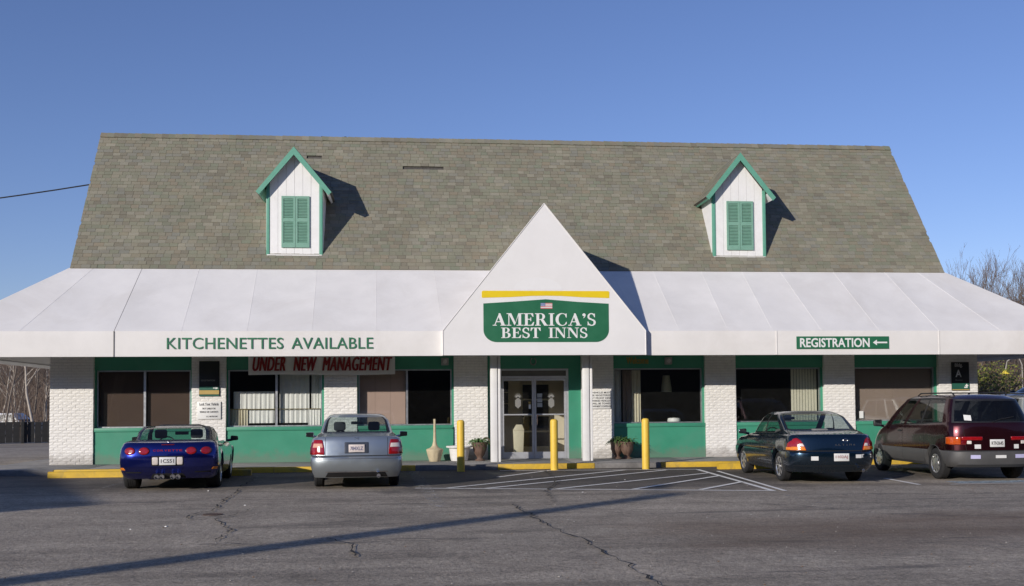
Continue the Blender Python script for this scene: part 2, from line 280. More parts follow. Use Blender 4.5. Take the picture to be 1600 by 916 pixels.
# ------------------------------------------------------------------ mesh helpers
class MB:
    def __init__(s): s.v = []; s.f = []; s.mi = []
    def quad(s, a, b, c, d, mi=0):
        n = len(s.v); s.v += [a, b, c, d]; s.f.append((n, n + 1, n + 2, n + 3)); s.mi.append(mi); return s
    def poly(s, pts, mi=0):
        n = len(s.v); s.v += list(pts); s.f.append(tuple(range(n, n + len(pts)))); s.mi.append(mi); return s
    def box(s, x0, x1, y0, y1, z0, z1, mi=0):
        n = len(s.v)
        s.v += [(x0, y0, z0), (x1, y0, z0), (x1, y1, z0), (x0, y1, z0), (x0, y0, z1), (x1, y0, z1), (x1, y1, z1), (x0, y1, z1)]
        for f in ((0, 3, 2, 1), (4, 5, 6, 7), (0, 1, 5, 4), (1, 2, 6, 5), (2, 3, 7, 6), (3, 0, 4, 7)):
            s.f.append(tuple(n + i for i in f)); s.mi.append(mi)
        return s
    def hexa(s, p, mi=0):
        n = len(s.v); s.v += [tuple(q) for q in p]
        for f in ((0, 3, 2, 1), (4, 5, 6, 7), (0, 1, 5, 4), (1, 2, 6, 5), (2, 3, 7, 6), (3, 0, 4, 7)):
            s.f.append(tuple(n + i for i in f)); s.mi.append(mi)
        return s
    def prism(s, pts, y0, y1, mi=0):
        """pts: (x, z) polygon extruded along y; front face at y0"""
        n = len(s.v); k = len(pts)
        s.v += [(x, y0, z) for x, z in pts] + [(x, y1, z) for x, z in pts]
        s.f.append(tuple(range(n, n + k))); s.mi.append(mi)
        s.f.append(tuple(range(n + 2 * k - 1, n + k - 1, -1))); s.mi.append(mi)
        for i in range(k):
            j = (i + 1) % k; s.f.append((n + j, n + i, n + k + i, n + k + j)); s.mi.append(mi)
        return s
    def tube(s, pts, radii, seg=8, cap=True, mi=0):
        pts = [Vector(p) for p in pts]
        if not hasattr(radii, '__len__'): radii = [radii] * len(pts)
        n0 = len(s.v); prev = None
        for i, p in enumerate(pts):
            d = (pts[min(i + 1, len(pts) - 1)] - pts[max(i - 1, 0)])
            if d.length < 1e-9: d = Vector((0, 0, 1))
            d.normalize()
            if prev is None:
                a = Vector((0, 0, 1)) if abs(d.z) < 0.9 else Vector((1, 0, 0))
                u = d.cross(a).normalized()
            else: u = (prev - d * prev.dot(d)).normalized()
            prev = u; w = d.cross(u)
            for k in range(seg):
                a = 2 * pi * k / seg; q = p + (u * cos(a) + w * sin(a)) * radii[i]; s.v.append((q.x, q.y, q.z))
        for i in range(len(pts) - 1):
            for k in range(seg):
                a = n0 + i * seg + k; b = n0 + i * seg + (k + 1) % seg
                s.f.append((a, b, b + seg, a + seg)); s.mi.append(mi)
        if cap:
            s.f.append(tuple(n0 + k for k in reversed(range(seg)))); s.mi.append(mi)
            m_ = n0 + (len(pts) - 1) * seg; s.f.append(tuple(m_ + k for k in range(seg))); s.mi.append(mi)
        return s
    def lathe(s, prof, c=(0, 0, 0), seg=24, axis='Z', flute=None, mi=0):
        """prof: list of (r, h)"""
        n0 = len(s.v)
        for r, h in prof:
            for k in range(seg):
                a = 2 * pi * k / seg; rr = r * (1 + (flute(k, h) if flute else 0))
                p = (rr * cos(a), rr * sin(a), h) if axis == 'Z' else (h, rr * cos(a), rr * sin(a))
                s.v.append((p[0] + c[0], p[1] + c[1], p[2] + c[2]))
        for i in range(len(prof) - 1):
            for k in range(seg):
                a = n0 + i * seg + k; b = n0 + i * seg + (k + 1) % seg
                s.f.append((a, b, b + seg, a + seg)); s.mi.append(mi)
        s.f.append(tuple(n0 + k for k in reversed(range(seg)))); s.mi.append(mi)
        m_ = n0 + (len(prof) - 1) * seg; s.f.append(tuple(m_ + k for k in range(seg))); s.mi.append(mi)
        return s
    def grid(s, fn, nu, nv, mi=0):
        n0 = len(s.v)
        for i in range(nu + 1):
            for j in range(nv + 1): s.v.append(tuple(fn(i / nu, j / nv)))
        for i in range(nu):
            for j in range(nv):
                a = n0 + i * (nv + 1) + j; s.f.append((a, a + nv + 1, a + nv + 2, a + 1)); s.mi.append(mi)
        return s
    def mesh(s, name, mats):
        me = bpy.data.meshes.new(name); me.from_pydata(s.v, [], s.f)
        for m in (mats if isinstance(mats, (list, tuple)) else [mats]): me.materials.append(m)
        if any(s.mi): me.polygons.foreach_set('material_index', s.mi)
        me.update(); return me
    def build(s, name, mats, parent=None, smooth=None, bevel=0, normals=False, **props):
        me = s.mesh(name, mats)
        if normals or bevel:
            bm = bmesh.new(); bm.from_mesh(me); bmesh.ops.recalc_face_normals(bm, faces=bm.faces)
            if bevel:
                bmesh.ops.bevel(bm, geom=[e for e in bm.edges if len(e.link_faces) == 2 and e.calc_face_angle(0) > 0.6], offset=bevel, segments=2, affect='EDGES', profile=0.5, clamp_overlap=True)
            bm.to_mesh(me); bm.free()
        if smooth or bevel: shade(me, smooth or 40)
        return link(name, me, parent, **props)
def shade(me, angle=40):
    me.polygons.foreach_set('use_smooth', [True] * len(me.polygons)); me.set_sharp_from_angle(angle=radians(angle)); me.update()
def link(name, me, parent=None, loc=None, **props):
    o = bpy.data.objects.new(name, me); COL.objects.link(o)
    if parent is not None: o.parent = parent
    if loc is not None: o.location = loc
    for k, v in props.items(): o[k] = v
    return o
def thing(name, label, cat, loc=(0, 0, 0), rz=0.0, group=None):
    o = bpy.data.objects.new(name, None); COL.objects.link(o); o.empty_display_size = 0.2
    o.location = loc; o.rotation_euler = (0, 0, rz); o['label'] = label; o['category'] = cat
    if group: o['group'] = group
    return o
def tag(o, label, cat, group=None):
    o['label'] = label; o['category'] = cat
    if group: o['group'] = group
    return o
def copy_tree(o, label=None, loc=None, rz=None, parent=None):
    c = o.copy(); COL.objects.link(c)
    if parent is not None: c.parent = parent
    if label: c['label'] = label
    if loc is not None: c.location = loc
    if rz is not None: c.rotation_euler = (0, 0, rz)
    for ch in list(o.children): copy_tree(ch, parent=c)
    return c
def text_mesh(txt, size, mat_, width=None, height=None, bold=0.0, shear=0.0, spacing=1.0, align='CENTER', ext=0.002, wordsp=1.0):
    """lettering lying in the XZ plane, facing -Y, baseline at z = 0"""
    cu = bpy.data.curves.new('lettering', 'FONT'); cu.body = txt; cu.size = size; cu.offset = bold * size; cu.shear = shear
    cu.space_character = spacing; cu.space_word = wordsp; cu.align_x = align; cu.extrude = ext; cu.resolution_u = 3
    ob = bpy.data.objects.new('lettering', cu); COL.objects.link(ob)
    dg = bpy.context.evaluated_depsgraph_get(); me = bpy.data.meshes.new_from_object(ob.evaluated_get(dg))
    bpy.data.objects.remove(ob); bpy.data.curves.remove(cu)
    xs = [v.co.x for v in me.vertices]; ys = [v.co.y for v in me.vertices]
    x0, x1, y0, y1 = min(xs), max(xs), min(ys), max(ys)
    sx = width / (x1 - x0) if width else 1.0; sy = height / (y1 - y0) if height else (sx if width else 1.0)
    cx = (x0 + x1) / 2 if align == 'CENTER' else x0
    for v in me.vertices: v.co = Vector(((v.co.x - cx) * sx, -v.co.z, (v.co.y - (y0 if height else 0)) * sy))
    me.materials.clear(); me.materials.append(mat_); me.update(); return me
def lettering(txt, x, y, z, parent, mat_, name='lettering', **kw):
    return link(name, text_mesh(txt, kw.pop('size', 0.1), mat_, **kw), parent, loc=(x, y, z))

# ------------------------------------------------------------------ terrain
def sm(a, b, x):
    t = max(0.0, min(1.0, (x - a) / (b - a))); return t * t * (3 - 2 * t)
def ground_z(x, y):
    z = 0.0
    z += 0.95 * sm(14.0, 18.0, x) * sm(-2.0, 3.0, y)
    z -= 0.6 * sm(24.0, 60.0, y) * sm(5.0, -15.0, x)
    return z
def axis_list(parts):
    o = []
    for a, b, s_ in parts:
        x = a
        while x < b - 1e-6: o.append(x); x += s_
    o.append(parts[-1][1]); return o
def ground():
    xs = axis_list([(-1500, -200, 260), (-200, -40, 20), (-40, -16, 3), (-16, 24, 1.0), (24, 60, 4), (60, 200, 20), (200, 1500, 260)])
    ys = axis_list([(-1500, -200, 260), (-200, -40, 16), (-40, -22, 3), (-22, 14, 0.75), (14, 70, 4), (70, 200, 26), (200, 1500, 260)])
    b = MB(); ny = len(ys)
    b.v = [(x, y, ground_z(x, y)) for x in xs for y in ys]
    for i in range(len(xs) - 1):
        for j in range(ny - 1):
            a = i * ny + j; b.f.append((a, a + ny, a + ny + 1, a + 1)); b.mi.append(0)
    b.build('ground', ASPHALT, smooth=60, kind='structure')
ground()
def hill(name, x0, x1, y0, y1, h, n, base=-1.3, seed=1):
    rnd = random.Random(seed); ph = [(rnd.uniform(0.02, 0.09), rnd.uniform(0, 6)) for _ in range(4)]
    def fn(u, v):
        x = x0 + (x1 - x0) * u; y = y0 + (y1 - y0) * v
        return (x, y, base + (h + sum(sin(x * a + p) * h * 0.06 for a, p in ph)) * sm(0, 1, v) + (0.25 * sin(x * 0.7) * sin(y * 0.5)) * (0 if v in (0, 1) else 1))
    MB().grid(fn, n, 10).build(name, LITTER, smooth=60, kind='structure')
hill('wooded_hill', -190, 24, 62, 150, 13, 50)
hill('wooded_hill', 20, 190, 33, 120, 10, 50, base=-0.3, seed=2)
hill('sky_block_hill', -300, 260, -85, -130, 27, 50, base=-1.0, seed=3)  # unseen hill behind the camera, added for dark reflections and less sky fill
hill('sky_block_hill', -12, 190, -44, -90, 29, 40, base=-1.0, seed=4)  # unseen hill behind on the right, added to cut sky light in shadows

# painted bay lines, laid 4 mm above the asphalt
def strip(b, x0, y0, x1, y1, w, z=0.004):
    d = Vector((x1 - x0, y1 - y0)); n = Vector((-d.y, d.x)).normalized() * w / 2; k = max(1, int(d.length / 0.75))
    for i in range(k):
        a = Vector((x0, y0)) + d * (i / k); c = Vector((x0, y0)) + d * ((i + 1) / k)
        b.quad(*[(p.x, p.y, ground_z(p.x, p.y) + z) for p in (a - n, c - n, c + n, a + n)])
def line(m, *s_, w=0.1, z=0.004):
    b = MB(); strip(b, *s_, w, z); return b.build('painted_line', m, kind='structure')
for k, s_ in enumerate([(-3.3, -7.85, 3.3, -9.72), (3.6, -3.35, 3.25, -9.72), (-1.2, -2.83, 3.6, -3.33), (-1.44, -5.09, 0.03, -2.95), (-2.67, -7.98, 1.83, -3.22), (-1.93, -8.22, 2.8, -3.45),
           (-0.6, -8.6, 3.52, -4.7), (0.8, -8.98, 3.45, -5.7), (2.0, -9.32, 3.38, -7.55)]):
    line(LINE, *s_, w=0.105, z=0.004 + 0.001 * k)
line(LINE, 3.85, -4.2, 3.42, -9.9, w=0.09, z=0.014)
line(LINE, 6.62, -7.1, 6.5, -8.85, w=0.1)
line(LINE_FAINT, 3.15, -10.6, 3.2, -12.5, w=0.12, z=0.005)
line(LINE_FAINT, -9.6, -4.2, -9.55, -7.3, w=0.11)
line(LINE_FAINT, -6.9, -3.4, -6.75, -5.8, w=0.11)
line(LINE_FAINT, -3.3, -2.9, -2.95, -11.9, w=0.26, z=0.016)
line(LINE_BLUE, 7.4, -8.45, 10.4, -8.35, w=0.55)
line(LINE, 7.1, -8.9, 10.6, -8.85, w=0.07, z=0.006)
rc = random.Random(11)
def crack(pts, w, z=0.02):
    b = MB(); out = []
    for (x0, y0), (x1, y1) in zip(pts, pts[1:]):
        n = max(2, int(sqrt((x1 - x0) ** 2 + (y1 - y0) ** 2) / 0.16))
        for i in range(n):
            t = i / n; out.append((x0 + (x1 - x0) * t + rc.gauss(0, 0.035), y0 + (y1 - y0) * t + rc.gauss(0, 0.03)))
    out.append(pts[-1]); prev = None
    for i, (x, y) in enumerate(out):
        x2, y2 = out[min(i + 1, len(out) - 1)]; x1, y1 = out[max(i - 1, 0)]
        d = Vector((x2 - x1, y2 - y1)); n = Vector((-d.y, d.x)).normalized() * w * rc.choice((0.3, 0.5, 0.8, 1.3)) / 2
        zz = ground_z(x, y) + z; cur = ((x - n.x, y - n.y, zz), (x + n.x, y + n.y, zz))
        if prev: b.quad(prev[0], cur[0], cur[1], prev[1])
        prev = cur
    b.build('asphalt_crack', CRACK, kind='structure')
crack([(-6.9, -4.2), (-6.75, -7.0), (-6.6, -10.2), (-6.46, -11.9)], 0.032)
crack([(-6.46, -11.9), (-6.7, -12.5), (-6.5, -13.0), (-6.05, -12.75), (-5.9, -11.7)], 0.03)
crack([(-6.2, -13.0), (-5.75, -14.5), (-5.75, -15.6)], 0.03)
crack([(-4.4, -15.6), (-4.1, -16.2), (-4.0, -17.2)], 0.04)
crack([(-0.1, -2.85), (-0.3, -6.5), (-0.9, -9.3), (-1.0, -11.3)], 0.035)
crack([(-1.75, -11.6), (-1.6, -14.4), (-1.35, -16.5), (-1.2, -19.4), (-1.1, -21)], 0.026)
crack([(0.9, -11.2), (2.6, -12.6), (3.4, -14.0), (5.5, -15.0)], 0.03)
crack([(-10.0, -10.95), (-7.0, -11.1), (-4.2, -11.25), (-1.5, -11.5)], 0.03)
crack([(-5.9, -15.9), (-4.2, -16.1), (-2.6, -16.0)], 0.028)
crack([(4.6, -10.9), (8.2, -11.2), (12.0, -11.0)], 0.03)
crack([(2.2, -17.0), (4.2, -18.2), (6.0, -18.0)], 0.02)
# drain cover by the cracked patch
tag(MB().lathe([(0.15, 0.003), (0.15, 0.010), (0.13, 0.010), (0.125, 0.007), (0.0, 0.008)], (-6.36, -12.35, 0.0), 20).build('drain_cover', mat('rusty_iron', (0.085, 0.05, 0.035), 0.8, var=0.3, scale=20)), 'small rusty round drain cover set in the cracked asphalt', 'drain cover')

# grit, leaves and scraps of paper blown about the lot
lt = MB(); rl = random.Random(77)
for k in range(420):
    x, y = rl.uniform(-9, 11), -19.5 + 17 * rl.random() ** 1.5; s_ = rl.uniform(.005, .014) if k > 9 else rl.uniform(.018, .03); a = rl.uniform(0, 3.14); z = ground_z(x, y) + .012
    lt.hexa([(x + s_ * cos(a + q) * (1 if j == 0 else .6), y + s_ * sin(a + q) * (1 if j == 0 else .6), z + j * s_ * .5 - .008) for j in (0, 1) for q in (0, 1.57, 3.14, 4.71)], 0 if k <= 9 else 1 + k % 2)
lt.build('litter', [mat('paper_scrap', (.7, .68, .64), .8), mat('pale_grit', (.42, .39, .35), .9), mat('dead_leaf', (.20, .12, .06), .9)], kind='stuff')
# sidewalk and kerb
b = MB()
SW = [(-14.2, -11.2), (-11.2, -8.2), (-8.2, -5.2), (-5.2, -2.2), (-2.2, 0.8), (0.8, 3.8), (3.8, 6.8), (6.8, 9.8), (9.8, 12.8), (12.8, 15.5)]
side = link('sidewalk', MB().box(-14.2, 15.5, -2.12, 9.9, -0.1, 0.10).mesh('sidewalk', CONCRETE), kind='structure')
for x0, x1 in SW: MB().box(x0 + 0.006, x1 - 0.006, -2.13, 0.35, 0.09, 0.13).build('paving_slab', CONCRETE, side, bevel=0.005)
kerb = link('kerb', MB().box(-14.2, 15.5, -2.29, -2.135, -0.1, 0.10).mesh('kerb', KERB_GREY), kind='structure')
for x0, x1, yel in [(-14.2, -11.9, 0), (-11.9, -9.3, 1), (-9.3, -6.7, 1), (-6.7, -3.25, 1), (-3.25, -1.2, 0), (-1.2, 1.25, 1), (1.25, 2.95, 0), (2.95, 5.3, 1), (5.3, 7.9, 1), (7.9, 10.5, 1), (10.5, 13.1, 0), (13.1, 15.5, 0)]:
    MB().box(x0 + 0.005, x1 - 0.005, -2.31, -2.14, -0.05, 0.132).build('kerb_stone', KERB_YELLOW if yel else KERB_GREY, kerb, bevel=0.015)

# ------------------------------------------------------------------ the building
BLD = thing('motel_building', 'long motel office with white brick pillars, white awning and steep brown shingled roof', 'building')
PIL = [(-12.754, -11.645), (-9.137, -8.242), (-5.673, -4.79), (-2.194, -1.272), (1.298, 2.206), (4.783, 5.658), (8.202, 9.096), (11.566, 12.729)]
Z0, ZT = 0.13, 3.45
rb = random.Random(3)
brick_variants = []
def brick_shape(w, h, d, rnd):
    """a hand-thrown looking face: front grid of 3 x 3 jittered points, plain sides"""
    b = MB(); n0 = 0; F = []
    for j in range(3):
        for i in range(4):
            x = -w / 2 + w * i / 3; z = -h / 2 + h * j / 2; edge = i in (0, 3) or j in (0, 2)
            F.append((x + (rnd.uniform(-.002, .002) if not edge else 0), (0.006 if edge else 0.0) + rnd.uniform(-0.003, 0.002), z + rnd.uniform(-.0022, .0022)))
    b.v = F + [(-w / 2, d, -h / 2), (w / 2, d, -h / 2), (w / 2, d, h / 2), (-w / 2, d, h / 2)]
    for j in range(2):
        for i in range(3):
            a = j * 4 + i; b.f.append((a, a + 1, a + 5, a + 4))
    b.f += [(0, 12, 13, 3, 2, 1), (8, 9, 10, 11, 14, 15), (0, 4, 8, 15, 12), (3, 13, 14, 11, 7)]
    b.mi = [0] * len(b.f); return b
COURSE, BL = 0.0745, 0.212
bricks = []
for pi_, (x0, x1) in enumerate(PIL):
    row = 0; z = Z0
    while z < ZT - 0.01:
        h = min(COURSE, ZT - z) - 0.0075; off = (row % 2) * BL / 2 + rb.uniform(-0.01, 0.01); x = x0 - (BL - off if off > 0.02 else 0)
        n = max(2, round((x1 - x0) / BL)); L = (x1 - x0) / n
        cuts = [x0 + L * k for k in range(n + 1)] if row % 2 == 0 else [x0] + [x0 + L * (k + 0.5) for k in range(n)] + [x1]
        cuts = [cuts[0]] + [c + rb.uniform(-0.012, 0.012) for c in cuts[1:-1]] + [cuts[-1]]
        for a, c in zip(cuts, cuts[1:]): bricks.append((pi_, a, c, z, h))
        z += COURSE; row += 1
vis = [q for q in bricks if q[3] < 2.85]
vis.sort(key=lambda q: (q[0], -q[3])); chosen = set(vis[:300])
pillars = []
rest = MB()
shapes = {}
for pi_, (x0, x1) in enumerate(PIL):
    p = MB().box(x0 + 0.014, x1 - 0.014, 0.013, 0.40, 0.10, ZT).build('pillar', MORTAR, BLD); pillars.append(p)
for q in bricks:
    pi_, a, c, z, h = q; w = round(c - a - 0.008, 2); px = (a + c) / 2; py = rb.uniform(-0.0025, 0.003)
    if q in chosen:
        key = (w, round(h, 3)); lst = shapes.setdefault(key, [])
        if len(lst) < 3: lst.append(brick_shape(w, h, 0.24, rb).mesh('brick', WHITE_BRICK))
        link('brick', rb.choice(lst), pillars[pi_], loc=(px, py, z + h / 2))
    else:
        s_ = brick_shape(c - a - 0.008, h, 0.24, rb); n = len(rest.v)
        rest.v += [(v[0] + px, v[1] + py, v[2] + z + h / 2) for v in s_.v]; rest.f += [tuple(n + i for i in f) for f in s_.f]; rest.mi += [0] * len(s_.f)
rest.build('brickwork', WHITE_BRICK, BLD, kind='stuff')
# stucco side and back walls behind the pillars
for nm, a in (('side_wall', (-12.70, -12.50, 0.401, 8.0)), ('side_wall', (12.48, 12.68, 0.401, 8.0)), ('back_wall', (-12.50, 12.48, 7.8, 8.0))):
    MB().box(a[0], a[1], a[2], a[3], 0.10, 4.6).build(nm, WHITE, BLD)
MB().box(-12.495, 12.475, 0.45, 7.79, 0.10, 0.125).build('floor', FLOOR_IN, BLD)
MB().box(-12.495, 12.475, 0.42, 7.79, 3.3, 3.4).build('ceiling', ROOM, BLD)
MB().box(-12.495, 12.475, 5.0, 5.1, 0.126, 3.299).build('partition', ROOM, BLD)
MB().box(-12.495, 12.475, 0.40, 0.44, 3.0, 4.6).build('front_wall', WHITE, BLD)

def blind(win, x0, x1, z0, z1, y, m, n=0, gap=0.004, horizontal=0, tilt=0.0, name='blind_slat'):
    if n:
        w = (x1 - x0) / n
        for k in range(n):
            a, c = x0 + k * w + gap, x0 + (k + 1) * w - gap
            MB().hexa([(a, y, z0), (c, y + tilt, z0), (c, y + tilt + 0.003, z0), (a, y + 0.003, z0), (a, y, z1), (c, y + tilt, z1), (c, y + tilt + 0.003, z1), (a, y + 0.003, z1)]).build(name, m, win)
    elif horizontal:
        h = (z1 - z0) / horizontal; b = MB()
        for k in range(horizontal):
            a = z0 + k * h; b.hexa([(x0, y + 0.012, a), (x1, y + 0.012, a), (x1, y + 0.015, a), (x0, y + 0.015, a), (x0, y, a + h * 1.02), (x1, y, a + h * 1.02), (x1, y + 0.003, a + h * 1.02), (x0, y + 0.003, a + h * 1.02)])
        b.build('blind', m, win)
def curtain(win, x0, x1, z0, z1, y, m, folds=8, amp=0.03, seed=0, flare=0.0):
    r = random.Random(seed); ph = r.uniform(0, 6); fr = [r.uniform(0.85, 1.15) for _ in range(3)]
    def fn(u, v):
        xx = x0 + (x1 - x0) * u + flare * (1 - v) * (u - 0.5)
        return (xx, y + amp * (1 - 0.45 * v) * (sin(2 * pi * folds * u * fr[0] + ph) * 0.7 + sin(2 * pi * folds * 1.7 * u * fr[1] + ph * 2) * 0.3), z0 + (z1 - z0) * v)
    MB().grid(fn, max(24, int(folds * 10)), 6).build('curtain', m, win, smooth=80)
SILL = 1.075; HEAD = 2.60
def bay(x0, x1, wx0, wx1, mull=None, tint=(False, False), right_trim=True):
    MB().box(x0 - 0.01, x1 + 0.01, 0.12, 0.36, HEAD, ZT).build('header_panel', GREEN, BLD)
    MB().box(x0 + 0.004, x1 - 0.004, 0.055, 0.36, Z0 - 0.02, SILL - 0.10).build('lower_panel', GREEN, BLD)
    MB().box(x0 + 0.003, x1 - 0.003, 0.03, 0.36, SILL - 0.098, SILL).build('sill_board', GREEN, BLD, bevel=0.006)
    for a, c in ((x0 - 0.005, wx0), (wx1, x1 + 0.005)):
        if c - a > 0.012: MB().box(a, c, 0.14, 0.36, SILL + 0.001, HEAD - 0.001).build('window_jamb', GREEN, BLD)
    w = MB(); t = 0.035
    w.box(wx0, wx1, 0.20, 0.26, HEAD - t, HEAD - 0.002).box(wx0, wx1, 0.20, 0.26, SILL + 0.002, SILL + t)
    w.box(wx0, wx0 + t, 0.20, 0.26, SILL + t, HEAD - t).box(wx1 - t, wx1, 0.20, 0.26, SILL + t, HEAD - t)
    win = w.build('window', ALU, BLD)
    xs = [wx0 + t] + ([mull - 0.03, mull + 0.03] if mull else []) + [wx1 - t]
    for k in range(0, len(xs), 2):
        MB().box(xs[k], xs[k + 1], 0.228, 0.234, SILL + t, HEAD - t).build('pane', TINT_GLASS if tint[k // 2] else WINDOW_GLASS, win)
    if mull: MB().box(mull - 0.029, mull + 0.029, 0.195, 0.265, SILL + t, HEAD - t).build('mullion', ALU, win)
    return win
w1 = bay(-11.645, -9.137, -11.61, -9.185, -10.38)
blind(w1, -11.57, -10.42, SILL + 0.04, HEAD - 0.04, 0.30, BLIND_BROWN, horizontal=24); blind(w1, -10.34, -9.24, SILL + 0.04, HEAD - 0.04, 0.30, BLIND_BROWN, horizontal=24)
w2 = bay(-8.242, -5.673, -8.215, -5.735, -6.945)
curtain(w2, -8.1, -7.02, 1.54, 2.02, 0.36, CURTAIN, 8, 0.016, 1); curtain(w2, -8.18, -7.72, SILL + 0.01, 1.56, 0.33, CURTAIN_CREAM, 5, 0.035, 2)
curtain(w2, -7.72, -7.02, 1.17, 1.53, 0.37, CURTAIN, 6, 0.016, 3); curtain(w2, -6.88, -6.09, 1.17, 2.50, 0.37, CURTAIN, 7, 0.018, 4)
curtain(w2, -6.03, -5.78, 1.55, 2.50, 0.37, CURTAIN, 3, 0.015, 5); curtain(w2, -6.12, -5.78, SILL + 0.01, 1.52, 0.33, CURTAIN, 4, 0.018, 6)
MB().tube([(-8.17, 0.31, 1.545), (-5.77, 0.31, 1.545)], 0.011, 8).build('curtain_rod', mat('brass', (0.42, 0.33, 0.15), 0.35, 0.8), w2)
w3 = bay(-4.79, -2.194, -4.765, -2.245, -3.46, (False, True))
blind(w3, -4.73, -3.50, SILL + 0.04, HEAD - 0.04, 0.29, BLIND_PINK, n=3, gap=0.002)
blind(w3, -3.42, -2.29, SILL + 0.04, HEAD - 0.04, 0.32, mat('black_blind', (0.03, 0.022, 0.02), 0.7), n=4, gap=0.006)
w5 = bay(2.206, 4.783, 2.235, 4.735)
for a, c, s_, m_ in ((2.30, 2.42, 7, CURTAIN), (2.40, 2.47, 8, CURTAIN), (2.52, 2.80, 9, BLIND_TAUPE), (2.78, 3.03, 10, CURTAIN_CREAM)): curtain(w5, a, c, SILL + 0.02, HEAD - 0.05, 0.34, m_, 3, 0.03, s_)
w6 = bay(5.658, 8.202, 5.69, 8.155)
blind(w6, 7.34, 8.10, SILL + 0.04, HEAD - 0.04, 0.30, BLIND_CREAM, n=9, gap=0.004, tilt=0.012)
w7 = bay(9.096, 11.566, 9.125, 11.515)
blind(w7, 9.165, 11.475, SILL + 0.04, HEAD - 0.04, 0.29, BLIND_TAUPE, n=2, gap=0.001)
MB().box(9.30, 9.42, 0.219, 0.222, 1.16, 1.36).build('notice_card', SIGN_WHITE, w7)
# entrance
MB().box(-1.28, 1.31, 0.10, 0.30, HEAD, ZT).build('header_panel', GREEN, BLD)
MB().box(-1.28, -0.935, 0.09, 0.30, Z0 - 0.02, HEAD - 0.001).build('entrance_side_panel', GREEN, BLD)
MB().box(0.965, 1.305, 0.09, 0.30, Z0 - 0.02, HEAD - 0.001).build('entrance_side_panel', GREEN, BLD)
fr = MB(); fr.box(-0.934, -0.88, 0.13, 0.25, Z0, HEAD - 0.002).box(0.905, 0.964, 0.13, 0.25, Z0, HEAD - 0.002).box(-0.88, 0.905, 0.13, 0.25, 2.335, 2.40).box(-0.88, 0.905, 0.13, 0.25, HEAD - 0.05, HEAD - 0.002)
ent = fr.build('entrance_door', DOOR_ALU, BLD)
MB().box(-0.88, 0.905, 0.17, 0.20, 2.401, HEAD - 0.051).build('transom_panel', mat('transom_grey', (0.16, 0.155, 0.14), 0.5), ent)
MB().box(-0.88, 0.905, 0.10, 0.27, Z0 - 0.003, Z0 + 0.018).build('threshold', ALU, ent)
for x0, x1 in ((-0.875, 0.008), (0.016, 0.900)):
    d = MB(); t = 0.055; z0, z1 = Z0 + 0.02, 2.33
    d.box(x0, x0 + t, 0.15, 0.20, z0, z1).box(x1 - t, x1, 0.15, 0.20, z0, z1).box(x0 + t, x1 - t, 0.15, 0.20, z1 - 0.06, z1).box(x0 + t, x1 - t, 0.15, 0.20, z0, z0 + 0.17)
    d.build('door_leaf', DOOR_ALU, ent)
    MB().box(x0 + t, x1 - t, 0.172, 0.178, z0 + 0.17, z1 - 0.06).build('pane', WINDOW_GLASS, ent)
    MB().box(x0 + t, x1 - t, 0.145, 0.165, 1.325, 1.36).build('push_bar', DOOR_ALU, ent)
    hx = -0.06 if x0 < 0 else 0.085
    MB().tube([(hx, 0.15, 1.05), (hx, 0.09, 1.07), (hx, 0.09, 1.33), (hx, 0.15, 1.35)], 0.012, 8).build('handle', CHROME, ent)
# etched pineapples on both leaves
ETCH = mat('etched_glass', (0.33, 0.33, 0.32), 0.7, var=0.05)
def pineapple(cx, cz):
    b = MB(); a, h = 0.085, 0.155
    for i in range(-4, 5):
        for j in range(-8, 9):
            if (i + j) % 2: continue
            x, z = i * 0.023, j * 0.0215
            if (x / a) ** 2 + (z / h) ** 2 > 0.92: continue
            b.poly([(cx + x - 0.018, 0.168, cz + z), (cx + x, 0.168, cz + z - 0.018), (cx + x + 0.018, 0.168, cz + z), (cx + x, 0.168, cz + z + 0.018)])
    for an in (-70, -45, -22, 0, 22, 45, 70):
        s_, c_ = sin(radians(an)), cos(radians(an)); L = 0.15 - abs(an) * 0.0006; bx, bz = cx + s_ * 0.012, cz + h * 0.93
        b.poly([(bx - c_ * 0.016, 0.168, bz + s_ * 0.016), (bx + c_ * 0.016, 0.168, bz - s_ * 0.016), (bx + s_ * L, 0.168, bz + c_ * L)])
    b.build('pineapple_decal', ETCH, ent)
pineapple(-0.43, 1.66); pineapple(0.49, 1.66)
for k, z in enumerate((1.86, 1.73, 1.60)): MB().box(0.10, 0.24, 0.168, 0.170, z - 0.055, z + 0.055).build('posted_notice', mat('pale_notice', (0.48, 0.5, 0.52), 0.7), ent)
MB().box(-0.135, -0.075, 0.168, 0.170, 1.50, 1.62).build('door_sticker', SIGN_WHITE, ent); MB().box(-0.135, -0.075, 0.168, 0.170, 1.63, 1.70).build('door_sticker', SIGN_TAN, ent)
